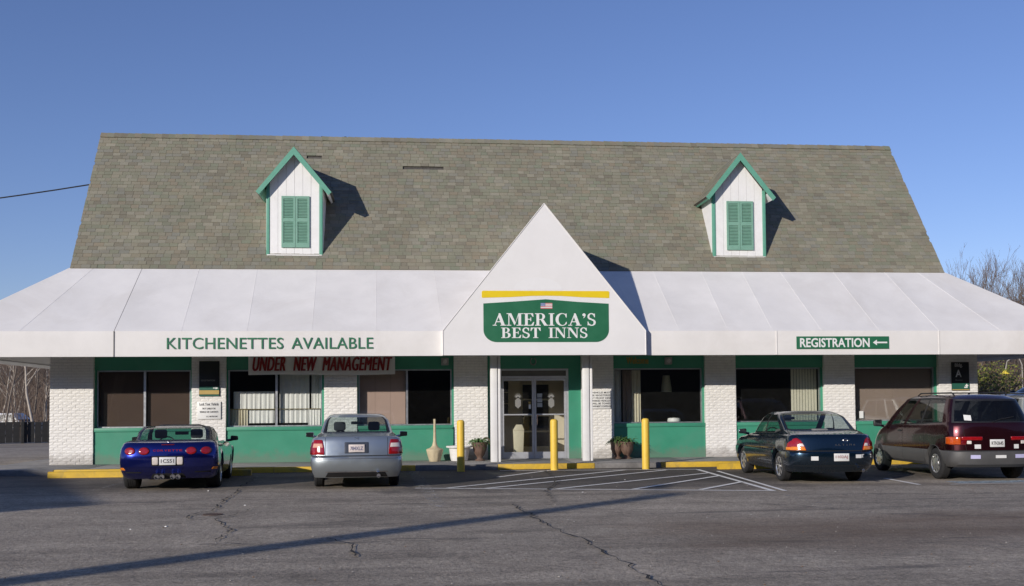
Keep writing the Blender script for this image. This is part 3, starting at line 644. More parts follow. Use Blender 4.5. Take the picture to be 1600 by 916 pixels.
# vestibule behind the doors
MB().box(-1.2, 1.25, 1.9, 1.98, 0.126, 3.299).build('vestibule_wall', BEIGE_WALL, BLD)
MB().box(-1.28, -1.2, 0.31, 1.98, 0.126, 3.298).build('vestibule_wall', BEIGE_WALL, BLD); MB().box(1.25, 1.33, 0.31, 1.98, 0.126, 3.298).build('vestibule_wall', BEIGE_WALL, BLD)
gd = MB().box(-0.16, 0.68, 1.86, 1.895, 0.35, 2.25).build('inner_glazed_door', CREAM_PLASTIC, BLD)
for i in range(2):
    for j in range(4): MB().box(-0.12 + i * 0.40, 0.24 + i * 0.40, 1.85, 1.858, 0.40 + j * 0.46, 0.81 + j * 0.46).build('pane', DARK, gd)
gw = MB().box(-1.15, -0.52, 1.87, 1.895, 1.30, 2.30).build('inner_window', CREAM_PLASTIC, BLD)
for i in range(2):
    for j in range(3): MB().box(-1.13 + i * 0.31, -0.85 + i * 0.31, 1.86, 1.868, 1.33 + j * 0.33, 1.63 + j * 0.33).build('pane', DARK, gw)
bn = thing('trash_bin', 'tall cream trash bin with swing top inside the glass doors', 'bin', (-0.40, 0.47, 0.126))
MB().hexa([(-.12, -.12, 0), (.12, -.12, 0), (.12, .12, 0), (-.12, .12, 0), (-.15, -.14, .78), (.15, -.14, .78), (.15, .14, .78), (-.15, .14, .78)]).build('body', CREAM_PLASTIC, bn, bevel=0.01)
MB().hexa([(-.16, -.15, .781), (.16, -.15, .781), (.16, .15, .781), (-.16, .15, .781), (-.05, -.13, .94), (.10, -.13, .94), (.10, .13, .94), (-.05, .13, .94)]).build('lid', CREAM_PLASTIC, bn, bevel=0.012)
tag(MB().lathe([(0.10, 0), (0.16, 0.35), (0.19, 0.55), (0.17, 0.62), (0.0, 0.64)], (4.10, 0.85, 0.58), 20).build('lamp_shade_white', SIGN_WHITE), 'rounded white chair back showing low in the window left of a white pillar', 'chair').name = 'chair_back'
hl = thing('hanging_lamp', 'pale hanging lamp shade seen dimly through the window right of the entrance', 'lamp', (3.95, 1.1, 0))
MB().lathe([(0.10, 2.42), (0.14, 2.1), (0.16, 1.95), (0.0, 1.94)], seg=20).build('shade', CREAM_PLASTIC, hl); MB().tube([(0, 0, 2.4), (0, 0, 3.3)], .008, 6).build('cord', WIRE, hl)
for k_, (tx_, ty_) in enumerate(((3.1, 1.9), (7.0, 1.6), (6.2, 2.8))):
    tt = thing('dining_table', ('dark wooden table seen dimly through the window right of the entrance', 'dark wooden table close behind the window with cream blinds', 'dark wooden table deep behind the window with cream blinds')[k_], 'table', (tx_, ty_, .126)); MB().lathe([(.45, .70), (.45, .74), (0, .74)], seg=24).build('table_top', mat('dark_wood', (.10, .06, .035), .4, var=.3, scale=6), tt); MB().lathe([(.25, 0), (.05, .05), (.05, .70)], seg=14).build('leg', MATS['dark_wood'], tt)
# porch columns: a square post with a slimmer return board beside a groove
for cx, s_ in ((-1.165, 1), (1.26, -1)):
    p = MB().box(cx - 0.125, cx + 0.045, -1.24, -1.06, 0.131, 2.99).build('porch_column', WHITE, BLD, bevel=0.008)
    MB().box(cx + 0.075, cx + 0.135, -1.225, -1.07, 0.131, 2.98).build('return_board', WHITE, p, bevel=0.006)
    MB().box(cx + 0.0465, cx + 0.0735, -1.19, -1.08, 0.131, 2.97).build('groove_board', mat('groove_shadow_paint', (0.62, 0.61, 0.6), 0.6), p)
hs = MB().tube([(-0.012 + 0.075 * sin(a) * (1 if abs(a) < 2.2 else .8), 0.08, 2.80 - 0.10 * cos(a)) for a in [(-150 + k * 20) * pi / 180 for k in range(16)]], 0.014, 8).build('horseshoe', mat('grey_iron', (0.30, 0.30, 0.29), 0.5, 0.4)); tag(hs, 'grey horseshoe hung above the glass entrance doors', 'horseshoe')

# ---- main roof
EL, ER = Vector((-12.56, 1.0, 5.41)), Vector((12.32, 1.0, 5.41)); RL, RR = Vector((-12.62, 4.0, 9.86)), Vector((12.13, 4.0, 9.86))
SLOPE = Vector((0, 3.0, 4.45)); SL = SLOPE.length; SD = SLOPE.normalized(); SN = Vector((0, -4.45, 3.0)).normalized()
rf = MB()
rf.hexa([EL - SN * .02, ER - SN * .02, ER - SN * .12, EL - SN * .12, RL - SN * .02, RR - SN * .02, RR + Vector((0, 0, -.14)), RL + Vector((0, 0, -.14))])
BL_, BR_ = Vector((-12.56, 7.0, 5.41)), Vector((12.32, 7.0, 5.41))
rf.hexa([RL + Vector((0, .01, -.03)), RR + Vector((0, .01, -.03)), RR + Vector((0, .01, -.15)), RL + Vector((0, .01, -.15)), BL_, BR_, BR_ + Vector((0, -.12, 0)), BL_ + Vector((0, -.12, 0))])
roof = rf.build('roof', UNDERLAY, BLD)
MB().poly([(-12.50, 1.06, 5.41), (-12.54, 4, 9.78), (-12.50, 6.94, 5.41)]).build('gable_wall', WHITE, roof); MB().poly([(12.26, 1.06, 5.41), (12.26, 6.94, 5.41), (12.07, 4, 9.78)]).build('gable_wall', WHITE, roof)
rs = random.Random(8)
ROWS = 40; EXP = SL / ROWS; TW = 0.235
DORM = [(-7.364, -5.808, 1.296), (5.442, 7.037, 1.315)]
HOLES = [(-6.42, -6.10, 9.0, 9.13), (-6.30, -6.18, 9.13, 9.2), (-3.48, -2.46, 8.66, 8.80)]
def xl(t): return EL.x + (RL.x - EL.x) * t
def xr(t): return ER.x + (RR.x - ER.x) * t
tabs = []
for r in range(ROWS):
    t = r / ROWS; off = (r % 2) * TW / 2 + rs.uniform(-0.05, 0.05); x = xl(t) - off - TW
    while x < xr(t):
        w = TW * rs.uniform(0.72, 1.25); a, c = max(x, xl(t) - 0.012), min(x + w, xr(t) + 0.012); x += w
        if c - a < 0.03: continue
        z = EL.z + SLOPE.z * t; cx = (a + c) / 2
        if any(h[0] < cx < h[1] and h[2] < z < h[3] for h in HOLES): continue
        tabs.append((r, a, c))
def tab_pts(a, c, w0, lift):
    """tab standing proud at its lower edge; origin at lower-left"""
    L = EXP * 1.0; th = 0.017
    P = lambda x, s, n: Vector((x, 0, 0)) + SD * s + SN * n
    return [P(a, 0, lift), P(c, 0, lift), P(c, 0, lift + th), P(a, 0, lift + th), P(a, L + .004, lift - 0.008), P(c, L + .004, lift - 0.008), P(c, L + .004, lift - 0.008 + th), P(a, L + .004, lift - 0.008 + th)]
TF = ((3, 2, 6, 7), (0, 1, 2, 3), (0, 3, 7, 4), (1, 5, 6, 2))
one = set(); vis_rows = [i for i, q in enumerate(tabs) if q[0] < 4]; one = set(vis_rows[:300])
trest = MB(); shp = {}
for i, (r, a, c) in enumerate(tabs):
    o3 = Vector((0, EL.y + SLOPE.y * r / ROWS, EL.z + SLOPE.z * r / ROWS)); lift = rs.uniform(0.006, 0.013)
    if i in one:
        w = round((c - a) - 0.006, 2); me = shp.get(w)
        if me is None:
            b = MB(); b.v = [tuple(p) for p in tab_pts(-w / 2, w / 2, 0, 0)]; b.f = list(TF); b.mi = [0] * 4; me = shp[w] = b.mesh('shingle', TAB_ONE)
        link('shingle', me, roof, loc=Vector(((a + c) / 2, o3.y, o3.z)) + SN * lift)
    else:
        n = len(trest.v); trest.v += [tuple(p + o3) for p in tab_pts(a + 0.003, c - 0.003, 0, lift)]; trest.f += [tuple(n + k for k in f) for f in TF]; trest.mi += [0] * 4
trest.build('shingles', TAB, BLD, kind='stuff')
cap_me = {}
n_cap = 124; Lr = RR.x - RL.x
cb = MB(); cw = Lr / n_cap
cb.hexa([(0, -.115, -.105), (cw * 1.12, -.115, -.115), (cw * 1.12, 0.0, 0.028), (0, 0, 0.04), (0, -.125, -.092), (cw * 1.12, -.125, -.105), (cw * 1.12, 0, .045), (0, 0, .058)])
cb.hexa([(0, 0, 0.04), (cw * 1.12, 0, 0.028), (cw * 1.12, .115, -.115), (0, .115, -.105), (0, 0, .058), (cw * 1.12, 0, .045), (cw * 1.12, .125, -.105), (0, .125, -.092)])
cm = cb.mesh('ridge_cap', TAB_ONE)
for k in range(n_cap): link('ridge_cap', cm, roof, loc=(RL.x + k * cw, RL.y, RL.z + rs.uniform(-.004, .006)))
for vx in (-6.05, -5.35): MB().lathe([(0.03, 0), (0.03, 0.20), (0.045, 0.21), (0.045, 0.25), (0.0, 0.26)], (vx, 4.35, 9.75), 10).build('vent_pipe', DARK, roof)

# ---- dormers
def dormer(x0, x1, y, zb, apex_z, eave_z, over, gl):
    cx = (x0 + x1) / 2
    d = MB().box(x0 + 0.05, x1 - 0.05, y + 0.03, y + 0.9, zb + 0.01, eave_z + 0.1).build('dormer', WHITE, BLD)
    pitch = (apex_z - eave_z) / (over)                       # rise per metre out from the centre
    def ztop(x): return apex_z - pitch * abs(x - cx) - 0.12
    nb = 6; bx0, bx1 = x0 + 0.09, x1 - 0.09; bw = (bx1 - bx0) / nb
    for k in range(nb):
        a, c = bx0 + k * bw + 0.003, bx0 + (k + 1) * bw - 0.003; pts = [(a, zb + 0.02), (c, zb + 0.02), (c, ztop(c))]
        if a < cx < c: pts.append((cx, ztop(cx)))
        pts.append((a, ztop(a)))
        MB().prism(pts, y, y + 0.028).build('wall_board', WHITE, d)
    MB().box(x0 + 0.08, x1 - 0.08, y + 0.015, y + 0.029, zb + 0.02, ztop(x0 + .08)).build('batten_backing', mat('board_joint', (0.5, 0.49, 0.48), 0.7), d)
    for a, c in ((x0, x0 + 0.088), (x1 - 0.088, x1)):
        MB().box(a, c, y - 0.02, y + 0.07, zb, ztop((a + c) / 2) + 0.02).build('corner_trim', TRIM_GREEN, d, bevel=0.004)
    MB().box(x0 + 0.02, x1 - 0.02, y - 0.03, y + 0.02, zb - 0.02, zb + 0.019).build('base_flashing', WHITE, d)
    # side walls down to the roof slope
    for sx in (x0 + 0.005, x1 - 0.005):
        yr = lambda z: 1.0 + (z - 5.41) * 3.0 / 4.45
        zt = ztop(sx) + 0.03
        MB().hexa([(sx - .02, y + .071, zb), (sx + .02, y + .071, zb), (sx + .02, yr(zb) + .3, zb), (sx - .02, yr(zb) + .3, zb), (sx - .02, y + .071, zt), (sx + .02, y + .071, zt), (sx + .02, yr(zt) + .15, zt), (sx - .02, yr(zt) + .15, zt)]).build('side_wall', WHITE, d)
    # roof slopes, barge boards
    yf = y - 0.20
    for s_ in (-1, 1):
        def P(u, yy, n): # u: 0 apex .. 1 eave
            return Vector((cx + s_ * (u * over + n * pitch / sqrt(1 + pitch ** 2)), yy, apex_z - pitch * over * u + n / sqrt(1 + pitch ** 2)))
        back = lambda u: 1.0 + ((apex_z - pitch * over * u) - 5.41) * 3.0 / 4.45 + 0.25
        q = [P(0, yf, 0), P(0, back(0), 0), P(1, back(1), 0), P(1, yf, 0), P(0, yf, -.05), P(0, back(0), -.05), P(1, back(1), -.05), P(1, yf, -.05)]
        rs_ = MB().hexa(q).build('roof_slope', UNDERLAY, d, normals=True)
        tb = MB(); nr = 12
        for r in range(nr):
            u0, u1 = 1 - r / nr, 1 - (r + 1) / nr; yy = yf - 0.015 + (r % 2) * -0.0
            while yy < back(min(u0, u1)) - 0.1:
                w = 0.27 * rs.uniform(.8, 1.2); e = min(yy + w - .006, back(u0) - .02)
                tb.hexa([P(u0, yy, .012), P(u0, e, .012), P(u0, e, .022), P(u0, yy, .022), P(u1, yy, .003), P(u1, e, .003), P(u1, e, .014), P(u1, yy, .014)]); yy += w
        tb.build('slope_shingles', TAB, d, kind='stuff', normals=True)
        w = 0.135; g = MB()
        ex = cx + s_ * over; ez = eave_z; nx = s_ * w * pitch / sqrt(1 + pitch ** 2); 
        up = [(cx, apex_z + 0.012), (ex + s_ * 0.012, ez), (ex - s_ * 0.075, ez - 0.085), (cx, apex_z - w * sqrt(1 + pitch ** 2))]
        g.prism(up if s_ > 0 else up[::-1], yf - 0.04, yf - 0.005).build('barge_board', TRIM_GREEN, d, normals=True)
        MB().hexa([P(1, yf - .004, -.052), P(1, back(1) - .1, -.052), P(.86, back(1) - .1, -.052), P(.86, yf - .004, -.052), P(1, yf - .004, -.11), P(1, back(1) - .1, -.11), P(.86, back(1) - .1, -.085), P(.86, yf - .004, -.085)]).build('eave_soffit', TRIM_GREEN if s_ < 0 else WHITE, d, normals=True)
    # louvred shutters
    sx0, sx1, sz0, sz1 = gl; mid = (sx0 + sx1) / 2
    for a, c in ((sx0, mid - 0.004), (mid + 0.004, sx1)):
        b = MB(); t = 0.055; ys, ye = y - 0.045, y - 0.005; zm = sz0 + (sz1 - sz0) * 0.53
        b.box(a, a + t, ys, ye, sz0, sz1).box(c - t, c, ys, ye, sz0, sz1)
        for z0, z1 in ((sz0, sz0 + 0.12), (zm - 0.045, zm + 0.045), (sz1 - 0.075, sz1)): b.box(a + t, c - t, ys, ye, z0, z1)
        b.box(a + t, c - t, y - 0.008, y - 0.003, sz0 + .12, sz1 - .075)
        for z0, z1 in ((sz0 + 0.12, zm - 0.045), (zm + 0.045, sz1 - 0.075)):
            n = int((z1 - z0) / 0.042); h = (z1 - z0) / n
            for k in range(n):
                zz = z0 + k * h; b.hexa([(a + t, ys + .004, zz), (c - t, ys + .004, zz), (c - t, ys + .012, zz), (a + t, ys + .012, zz), (a + t, ye - .008, zz + h * .95), (c - t, ye - .008, zz + h * .95), (c - t, ye, zz + h * .95), (a + t, ye, zz + h * .95)])
        b.build('shutter', SHUTTER_GREEN, d)
dormer(-7.364, -5.808, 1.296, 5.85, 8.86, 7.60, 1.03, (-6.943, -6.170, 6.066, 7.515))
dormer(5.442, 7.037, 1.315, 5.878, 8.90, 7.60, 1.03, (5.863, 6.655, 6.086, 7.520))

# ---- awning
AF, AC, AB = -1.8, 3.505, 2.875       # front plane, crease height, bottom edge
aw = bpy.data.objects.new('awning', None); COL.objects.link(aw); aw.parent = BLD
LX, RX = -14.9, 14.7; E0, E1 = -12.60, 12.36
tops = [-12.60, -10.67, -9.14, -7.57, -5.94, -4.30, -2.69, -1.1, 0.5, 2.33, 3.58, 5.0, 6.2, 7.34, 8.94, 10.50, 12.36]
bots = [-14.9, -10.65, -9.03, -7.43, -5.83, -4.22, -2.55, -1.1, 0.5, 2.66, 3.60, 4.9, 6.1, 7.43, 9.01, 10.66, 14.7]
tops.insert(1, -11.95); bots.insert(1, -12.9); tops.insert(-1, 11.5); bots.insert(-1, 12.4)
def panel(p00, p10, p11, p01, sag, nrm, n=10):
    p00, p10, p11, p01 = map(Vector, (p00, p10, p11, p01)); nrm = Vector(nrm).normalized()
    def fn(u, v):
        p = (p00 * (1 - u) + p10 * u) * (1 - v) + (p01 * (1 - u) + p11 * u) * v
        return p + nrm * (-sag * 16 * u * (1 - u) * v * (1 - v) * (0.55 + 0.45 * sin(v * 3)))
    return MB().grid(fn, n, n)
TOPZ = 5.43
for (a, c), (d_, e) in zip(zip(tops, tops[1:]), zip(bots, bots[1:])):
    panel((d_, AF, AC), (e, AF, AC), (c, 1.03, TOPZ), (a, 1.03, TOPZ), 0.022, (0, -1.9, 2.8)).build('awning_panel', FABRIC, aw, smooth=70)
for k, (a, d_) in enumerate(zip(tops[1:-1], bots[1:-1])):
    if -2.5 < d_ < 2.5: continue
    pts = [Vector((d_, AF, AC)).lerp(Vector((a, 1.03, TOPZ)), v / 6) + Vector((0, -.002, -.002)) for v in range(7)]
    MB().tube(pts, 0.006 if k == 1 else 0.005, 5).build('awning_seam', SEAM_DARK if k == 1 else FABRIC, aw)
vals = [-14.9, -10.65, -2.55, 2.66, 6.2, 10.66, 14.7]
for a, c in zip(vals, vals[1:]):
    MB().grid(lambda u, v: (a + 0.004 + (c - a - 0.008) * u, AF - 0.008 * 16 * u * (1 - u) * v * (1 - v) - 0.004 * sin(u * 9) * sin(v * 3.1), AB + (AC - AB) * v), 16, 8).build('valance_panel', FABRIC, aw, smooth=70)
    MB().box(a, c, AF + 0.004, AF + 0.045, AB - 0.004, AB + 0.05).build('valance_rail', WHITE, aw)
for a in vals[1:-1]: MB().box(a - 0.012, a + 0.012, AF - 0.014, AF - 0.002, AB, AC).build('awning_seam', SEAM_DARK if a < -10 else FABRIC, aw)
for sx, ex, s_ in ((LX, E0, -1), (RX, E1, 1)):
    n = 5
    for k in range(n):
        f0, f1 = k / n, (k + 1) / n; yb = lambda f: AF + f * (9.8 - AF); yt = lambda f: 1.03 + f * 6.0
        p = panel((sx, yb(f0), AC), (sx, yb(f1), AC), (ex, yt(f1), TOPZ), (ex, yt(f0), TOPZ), 0.02, (s_, 0, 1)); p.build('awning_panel', FABRIC, aw, smooth=70)
        q0, q1 = yb(f0), yb(f1)
        MB().box(sx - 0.006, sx + 0.006, q0 + .002, q1 - .002, AB, AC).build('valance_panel', FABRIC, aw)
        MB().tube([(sx, yb(f1), AC - .05), (ex, yt(f1), TOPZ - .06)], 0.03, 6).build('awning_rafter', mat('galvanised_tube', (0.36, 0.36, 0.36), 0.5, 0.5), aw)
    MB().box(sx - 0.02 if s_ > 0 else sx + 0.008, sx - 0.008 if s_ > 0 else sx + 0.05, AF + .05, 9.8, AB - .004, AB + .09).build('valance_rail', WHITE, aw)
    MB().tube([(sx, AF, AC - .04), (ex, 1.03, TOPZ - .05)], 0.035, 6).build('awning_rafter', MATS['galvanised_tube'], aw)
    zs = 2.98
    MB().box(min(sx, ex) + 0.05, max(sx, ex) - 0.05 - (0.0), 0.5, 9.7, zs + 0.02, zs + 0.05).build('side_soffit', mat('grey_soffit', (0.45, 0.45, 0.43), 0.7, var=0.1), aw)
panel((LX, 9.8, AC), (RX, 9.8, AC), (E1, 7.03, TOPZ), (E0, 7.03, TOPZ), 0.02, (0, 1, 1)).build('awning_panel', FABRIC, aw, smooth=70)
MB().box(LX, RX, 9.79, 9.81, AB, AC).build('valance_panel', FABRIC, aw)
# entrance gable of stretched fabric
GY = -1.985; GP = [(-2.547, AB), (2.668, AB), (2.668, 3.50), (0.058, 6.765), (-2.547, 3.50)]
gab = bpy.data.objects.new('entrance_gable', None); COL.objects.link(gab); gab.parent = BLD
MB().prism(GP, GY, GY + 0.02).build('gable_face', mat('gable_fabric', (0.815, 0.80, 0.785), 0.55, var=0.03, scale=1.2, bmp=0.1, bscale=7, stain=(0.72, 0.695, 0.665), stain_amt=0.4), gab)
for x0, x1 in ((-2.547, 0.058), (2.668, 0.058)):
    MB().grid(lambda u, v: (x0 + (x1 - x0) * v, GY + 0.012 + u * (2.6 + 1.7 - GY - 2.2), 3.50 + 3.265 * v), 6, 6).build('gable_slope', FABRIC, gab, smooth=60)
    MB().box(x0 - 0.005, x0 + 0.005, GY + 0.012, AF + 0.02, AB, 3.50).build('gable_side', FABRIC, gab)
    MB().tube([(x0, GY - 0.002, AB), (x0, GY - 0.002, 3.50), (x1, GY - 0.002, 6.765)], 0.012, 6).build('gable_piping', FABRIC, gab)
MB().box(-2.5, 2.6, GY + 0.03, AF - 0.01, AB + 0.02, AB + 0.06).build('gable_rail', WHITE, gab)
MB().grid(lambda u, v: (-0.12 + 0.62 * (u - 0.5) * 2 * (1 - (v * v)) ** 0.5 if v < 1 else -0.12, GY - 0.003, 4.535 + 0.33 * v), 12, 8).build('painted_out_emblem', mat('fresh_gable_paint', (0.825, 0.815, 0.805), 0.5, var=0.02), gab)

# ------------------------------------------------------------------ signs
def serif_glyphs():
    G = {}
    def arc(cx, cy, ro, ri, a0, a1, dx=0.0, n=16):
        o = []
        for k in range(n + 1):
            a = radians(a0 + (a1 - a0) * k / n); o.append((cx + ro[0] * cos(a), cy + ro[1] * sin(a)))
        for k in range(n, -1, -1):
            a = radians(a0 + (a1 - a0) * k / n); o.append((cx + dx + ri[0] * cos(a), cy + ri[1] * sin(a)))
        return ('strip', o)
    R = lambda x0, y0, x1, y1: ('poly', [(x0, y0), (x1, y0), (x1, y1), (x0, y1)])
    Pp = lambda *p: ('poly', list(p))
    sf = 0.06
    def serif(x0, x1, y): return R(x0, y, x1, y + sf) if y < 0.5 else R(x0, y - sf, x1, y)
    G['I'] = (0.46, [R(.13, 0, .33, 1), serif(0.02, .44, 0), serif(.02, .44, 1)])
    G['A'] = (0.98, [Pp((.10, 0), (.17, 0), (.47, .78), (.50, 1.0), (.47, 1.0)), Pp((.44, 1.0), (.56, 1.0), (.90, 0), (.66, 0), (.42, .72)), R(.24, .28, .72, .35), serif(0, .30, 0), serif(.56, .98, 0)])
    G['M'] = (1.20, [R(.13, 0, .20, 1), R(.86, 0, 1.06, 1), Pp((.13, 1), (.34, 1), (.66, .22), (.58, .02)), Pp((.58, .02), (.66, .22), (.93, 1), (.86, 1)), serif(.0, .34, 0), serif(.72, 1.2, 0), serif(.0, .30, 1), serif(.86, 1.2, 1)])
    G['N'] = (1.02, [R(.13, 0, .20, 1), R(.80, 0, .87, 1), Pp((.08, 1), (.33, 1), (.87, .14), (.87, 0), (.78, 0)), serif(0, .34, 0), serif(0, .28, 1), serif(.66, 1.0, 1)])
    G['E'] = (0.80, [R(.11, 0, .31, 1), serif(0, .72, 0), serif(0, .70, 1), Pp((.72, 0), (.78, .30), (.72, .30), (.56, .06), (.56, 0)), Pp((.70, 1), (.73, .72), (.67, .72), (.54, .94), (.54, 1)), R(.31, .48, .52, .55), Pp((.50, .66), (.56, .66), (.56, .36), (.50, .36))])
    G['T'] = (0.84, [R(.32, 0, .52, 1), R(.04, .94, .80, 1), Pp((.02, 1), (.0, .68), (.06, .68), (.20, .94), (.20, 1)), Pp((.82, 1), (.84, .68), (.78, .68), (.64, .94), (.64, 1)), serif(.20, .64, 0)])
    G['R'] = (0.95, [R(.11, 0, .31, 1), serif(0, .42, 0), serif(0, .4, 1), R(.31, .94, .46, 1), R(.31, .47, .46, .53), arc(.44, .735, (.30, .265), (.11, .205), 90, -90), Pp((.40, .50), (.62, .50), (.92, 0), (.68, 0)), serif(.66, .97, 0)])
    G['B'] = (0.84, [R(.11, 0, .31, 1), serif(0, .46, 0), serif(0, .44, 1), R(.31, .49, .46, .55), arc(.42, .765, (.28, .235), (.10, .175), 90, -90), arc(.44, .27, (.34, .27), (.13, .21), 90, -90)])
    G['C'] = (0.92, [arc(.50, .5, (.47, .52), (.30, .46), 40, 320, dx=.05), Pp((.79, .98), (.85, .98), (.85, .66), (.80, .66), (.72, .88)), Pp((.86, .30), (.80, .30), (.70, .10), (.84, .12))])
    G['S'] = (0.68, [arc(.33, .74, (.29, .28), (.15, .20), 30, 265), arc(.34, .26, (.31, .28), (.15, .20), 85, -150), Pp((.54, .98), (.59, .98), (.59, .68), (.54, .68), (.47, .86)), Pp((.05, .02), (.10, .02), (.16, .14), (.09, .34), (.05, .34)), Pp((.10, .66), (.30, .60), (.58, .36), (.38, .40))])
    G["'"] = (0.34, [arc(.16, .88, (.12, .12), (.002, .002), 0, 360, n=16), Pp((.26, .90), (.28, .84), (.22, .68), (.12, .60), (.10, .63), (.17, .72), (.18, .80))])
    return G
GL = serif_glyphs()
def serif_text(txt, x0, x1, z0, h, y, parent, m, space=0.6):
    adv = []; x = 0
    for ch in txt:
        if ch == ' ': x += space; adv.append(None); continue
        w = GL[ch][0]; adv.append(x); x += w + 0.035
    k = (x1 - x0) / (x - 0.035)
    for ch, a in zip(txt, adv):
        if a is None: continue
        b = MB(); lev = 0
        for kind, pts in GL[ch][1]:
            q = [(x0 + (a + px) * k, z0 + pz * h) for px, pz in pts]; yy = y - 0.0005 * lev; lev += 1
            if kind == 'poly': b.poly([(px, yy, pz) for px, pz in q])
            else:
                n = len(q) // 2
                for i in range(n - 1):
                    j = 2 * n - 1 - i; b.quad(*[(q[t_][0], yy, q[t_][1]) for t_ in (i, i + 1, j - 1, j)])
        b.build('letter', m, parent)
def heavy_word(tx, x, y, z, parent, m, **kw):
    """a word in heavy capitals: the strokes widened sideways, each pass a hair in front of the last"""
    me = text_mesh(tx, kw.pop('size'), m, **kw); b = MB(); V = [tuple(v.co) for v in me.vertices]; F = [tuple(f.vertices) for f in me.polygons]
    for q, dx in enumerate((-.016, -.008, 0, .008, .016)):
        n = len(b.v); b.v += [(a + dx, c - .0006 * q, d) for a, c, d in V]; b.f += [tuple(n + i for i in f) for f in F]; b.mi += [0] * len(F)
    o = b.build('lettering', m, parent); o.location = (x, y, z); return o
sg = thing('inn_sign', 'green inn sign with yellow bar and small flag on the white entrance gable', 'sign', (0, 0, 0))
y = GY - 0.006
gp = [(-1.521, 4.19)] + [(-1.521 + 0.0, 3.55)]
pts = [(-1.52, 4.19), (-1.52, 3.52)] + [(-1.52 + 0.34 * (1 - cos(a)), 3.52 - 0.315 * sin(a)) for a in [radians(q) for q in (10, 20, 30, 40, 50, 60, 70, 80, 90)]] + [(1.705 - 0.34 * (1 - cos(a)), 3.52 - 0.315 * sin(a)) for a in [radians(q) for q in (90, 80, 70, 60, 50, 40, 30, 20, 10)]] + [(1.705, 3.52), (1.705, 4.19), (0.9, 4.235), (0.08, 4.30), (-0.75, 4.24)]
MB().prism(pts, y, y + 0.004).build('panel', SIGN_GREEN, sg, normals=True)
yb = [(-1.545, 4.335), (-0.8, 4.355), (-0.3, 4.385), (0.1, 4.392), (0.5, 4.385), (1.0, 4.355), (1.722, 4.335), (1.725, 4.49), (1.70, 4.515), (-1.53, 4.515), (-1.56, 4.49), (-1.56, 4.36)]
MB().prism(yb, y, y + 0.004).build('yellow_bar', SIGN_YELLOW, sg, normals=True)
serif_text("AMERICA'S", -1.285, 1.375, 3.625, 0.315, y - 0.004, sg, SIGN_WHITE)
serif_text("BEST INNS", -1.07, 1.155, 3.31, 0.265, y - 0.004, sg, SIGN_WHITE)
fl = MB(); fx0, fx1, fz0, fz1 = -0.055, 0.245, 4.055, 4.205
for k in range(7): fl.quad((fx0, y - .003, fz0 + k * (fz1 - fz0) / 7), (fx1, y - .003, fz0 + k * (fz1 - fz0) / 7), (fx1, y - .003, fz0 + (k + 1) * (fz1 - fz0) / 7), (fx0, y - .003, fz0 + (k + 1) * (fz1 - fz0) / 7), k % 2)
fl.quad((fx0, y - .005, 4.125), (fx0 + .12, y - .005, 4.125), (fx0 + .12, y - .005, fz1), (fx0, y - .005, fz1), 2)
for i in range(4):
    for j in range(3): fl.box(fx0 + .012 + i * .028, fx0 + .022 + i * .028, y - .007, y - .006, 4.135 + j * .024, 4.145 + j * .024, 1)
fl.build('flag', [mat('flag_red', (0.55, 0.14, 0.14), 0.5), SIGN_WHITE, mat('flag_blue', (0.12, 0.16, 0.36), 0.5)], sg)
ks = thing('awning_lettering', 'green capital letters spelling kitchenettes available on the white awning', 'lettering', (-6.84, AF - 0.022, 3.055))
lettering('KITCHENETTES', -1.115, 0, 0, ks, mat('letter_green', (0.03, 0.17, 0.085), 0.5), size=0.36, width=2.84, height=0.285, bold=0.003, ext=0.004, spacing=1.04)
lettering('AVAILABLE', 1.522, 0, 0, ks, MATS['letter_green'], size=0.36, width=2.03, height=0.285, bold=0.003, ext=0.004, spacing=1.04)
rg = thing('registration_sign', 'green registration sign with white arrow on the right end of the awning', 'sign', (7.99, AF - 0.03, 3.19))
MB().box(-1.262, 1.262, 0.0, 0.012, -0.163, 0.163).build('panel', SIGN_GREEN, rg)
lettering('REGISTRATION', -0.22, -0.004, -0.125, rg, SIGN_WHITE, size=0.28, width=1.90, height=0.245, bold=0.022, ext=0.002)
MB().poly([(0.82, -.004, 0), (0.93, -.004, .075), (0.93, -.004, .02), (1.215, -.004, .02), (1.215, -.004, -.02), (0.93, -.004, -.02), (0.93, -.004, -.075)]).build('arrow', SIGN_WHITE, rg)
bn_ = thing('banner', 'white banner with red italic under new management lettering under the awning', 'banner', (-5.705, -0.16, 2.45))
MB().grid(lambda u, v: (-1.93 + 3.86 * u, 0.03 * sin(u * 11) * (1 - v) * .5 + 0.012 * sin(u * 23), 0.012 * sin(u * 7) * (1 - v) + 0.56 * v), 40, 4).build('cloth', BANNER, bn_, smooth=70)
for tx, xc, wd in (('UNDER', -1.39, .86), ('NEW', -.445, .63), ('MANAGEMENT', .93, 1.86)): heavy_word(tx, xc, -0.030, 0.105, bn_, RED_LETTER, size=0.4, width=wd - .03, height=0.37, bold=0.0, shear=0.28, ext=0.003, spacing=1.12)
for x in (-1.9, 1.9): MB().tube([(x, 0, 0.55), (x, -0.1, 1.1)], 0.006, 5).build('tie', SIGN_WHITE, bn_)
s1 = thing('direction_sign', 'dark registration sign with arrow and tan band on the second pillar from the left', 'sign', (-8.67, -0.035, 1.90))
MB().box(-0.262, 0.262, 0.0, 0.03, 0, 0.93).build('panel', SIGN_BLACK, s1, bevel=0.004)
MB().box(-0.255, 0.255, -.004, -.001, 0.165, 0.255).build('band', SIGN_TEAL, s1); MB().box(-0.255, 0.255, -.004, -.001, 0.05, 0.158).build('band', SIGN_TAN, s1); MB().box(-0.255, 0.255, -.004, -.001, 0.005, 0.043).build('band', SIGN_TEAL, s1)
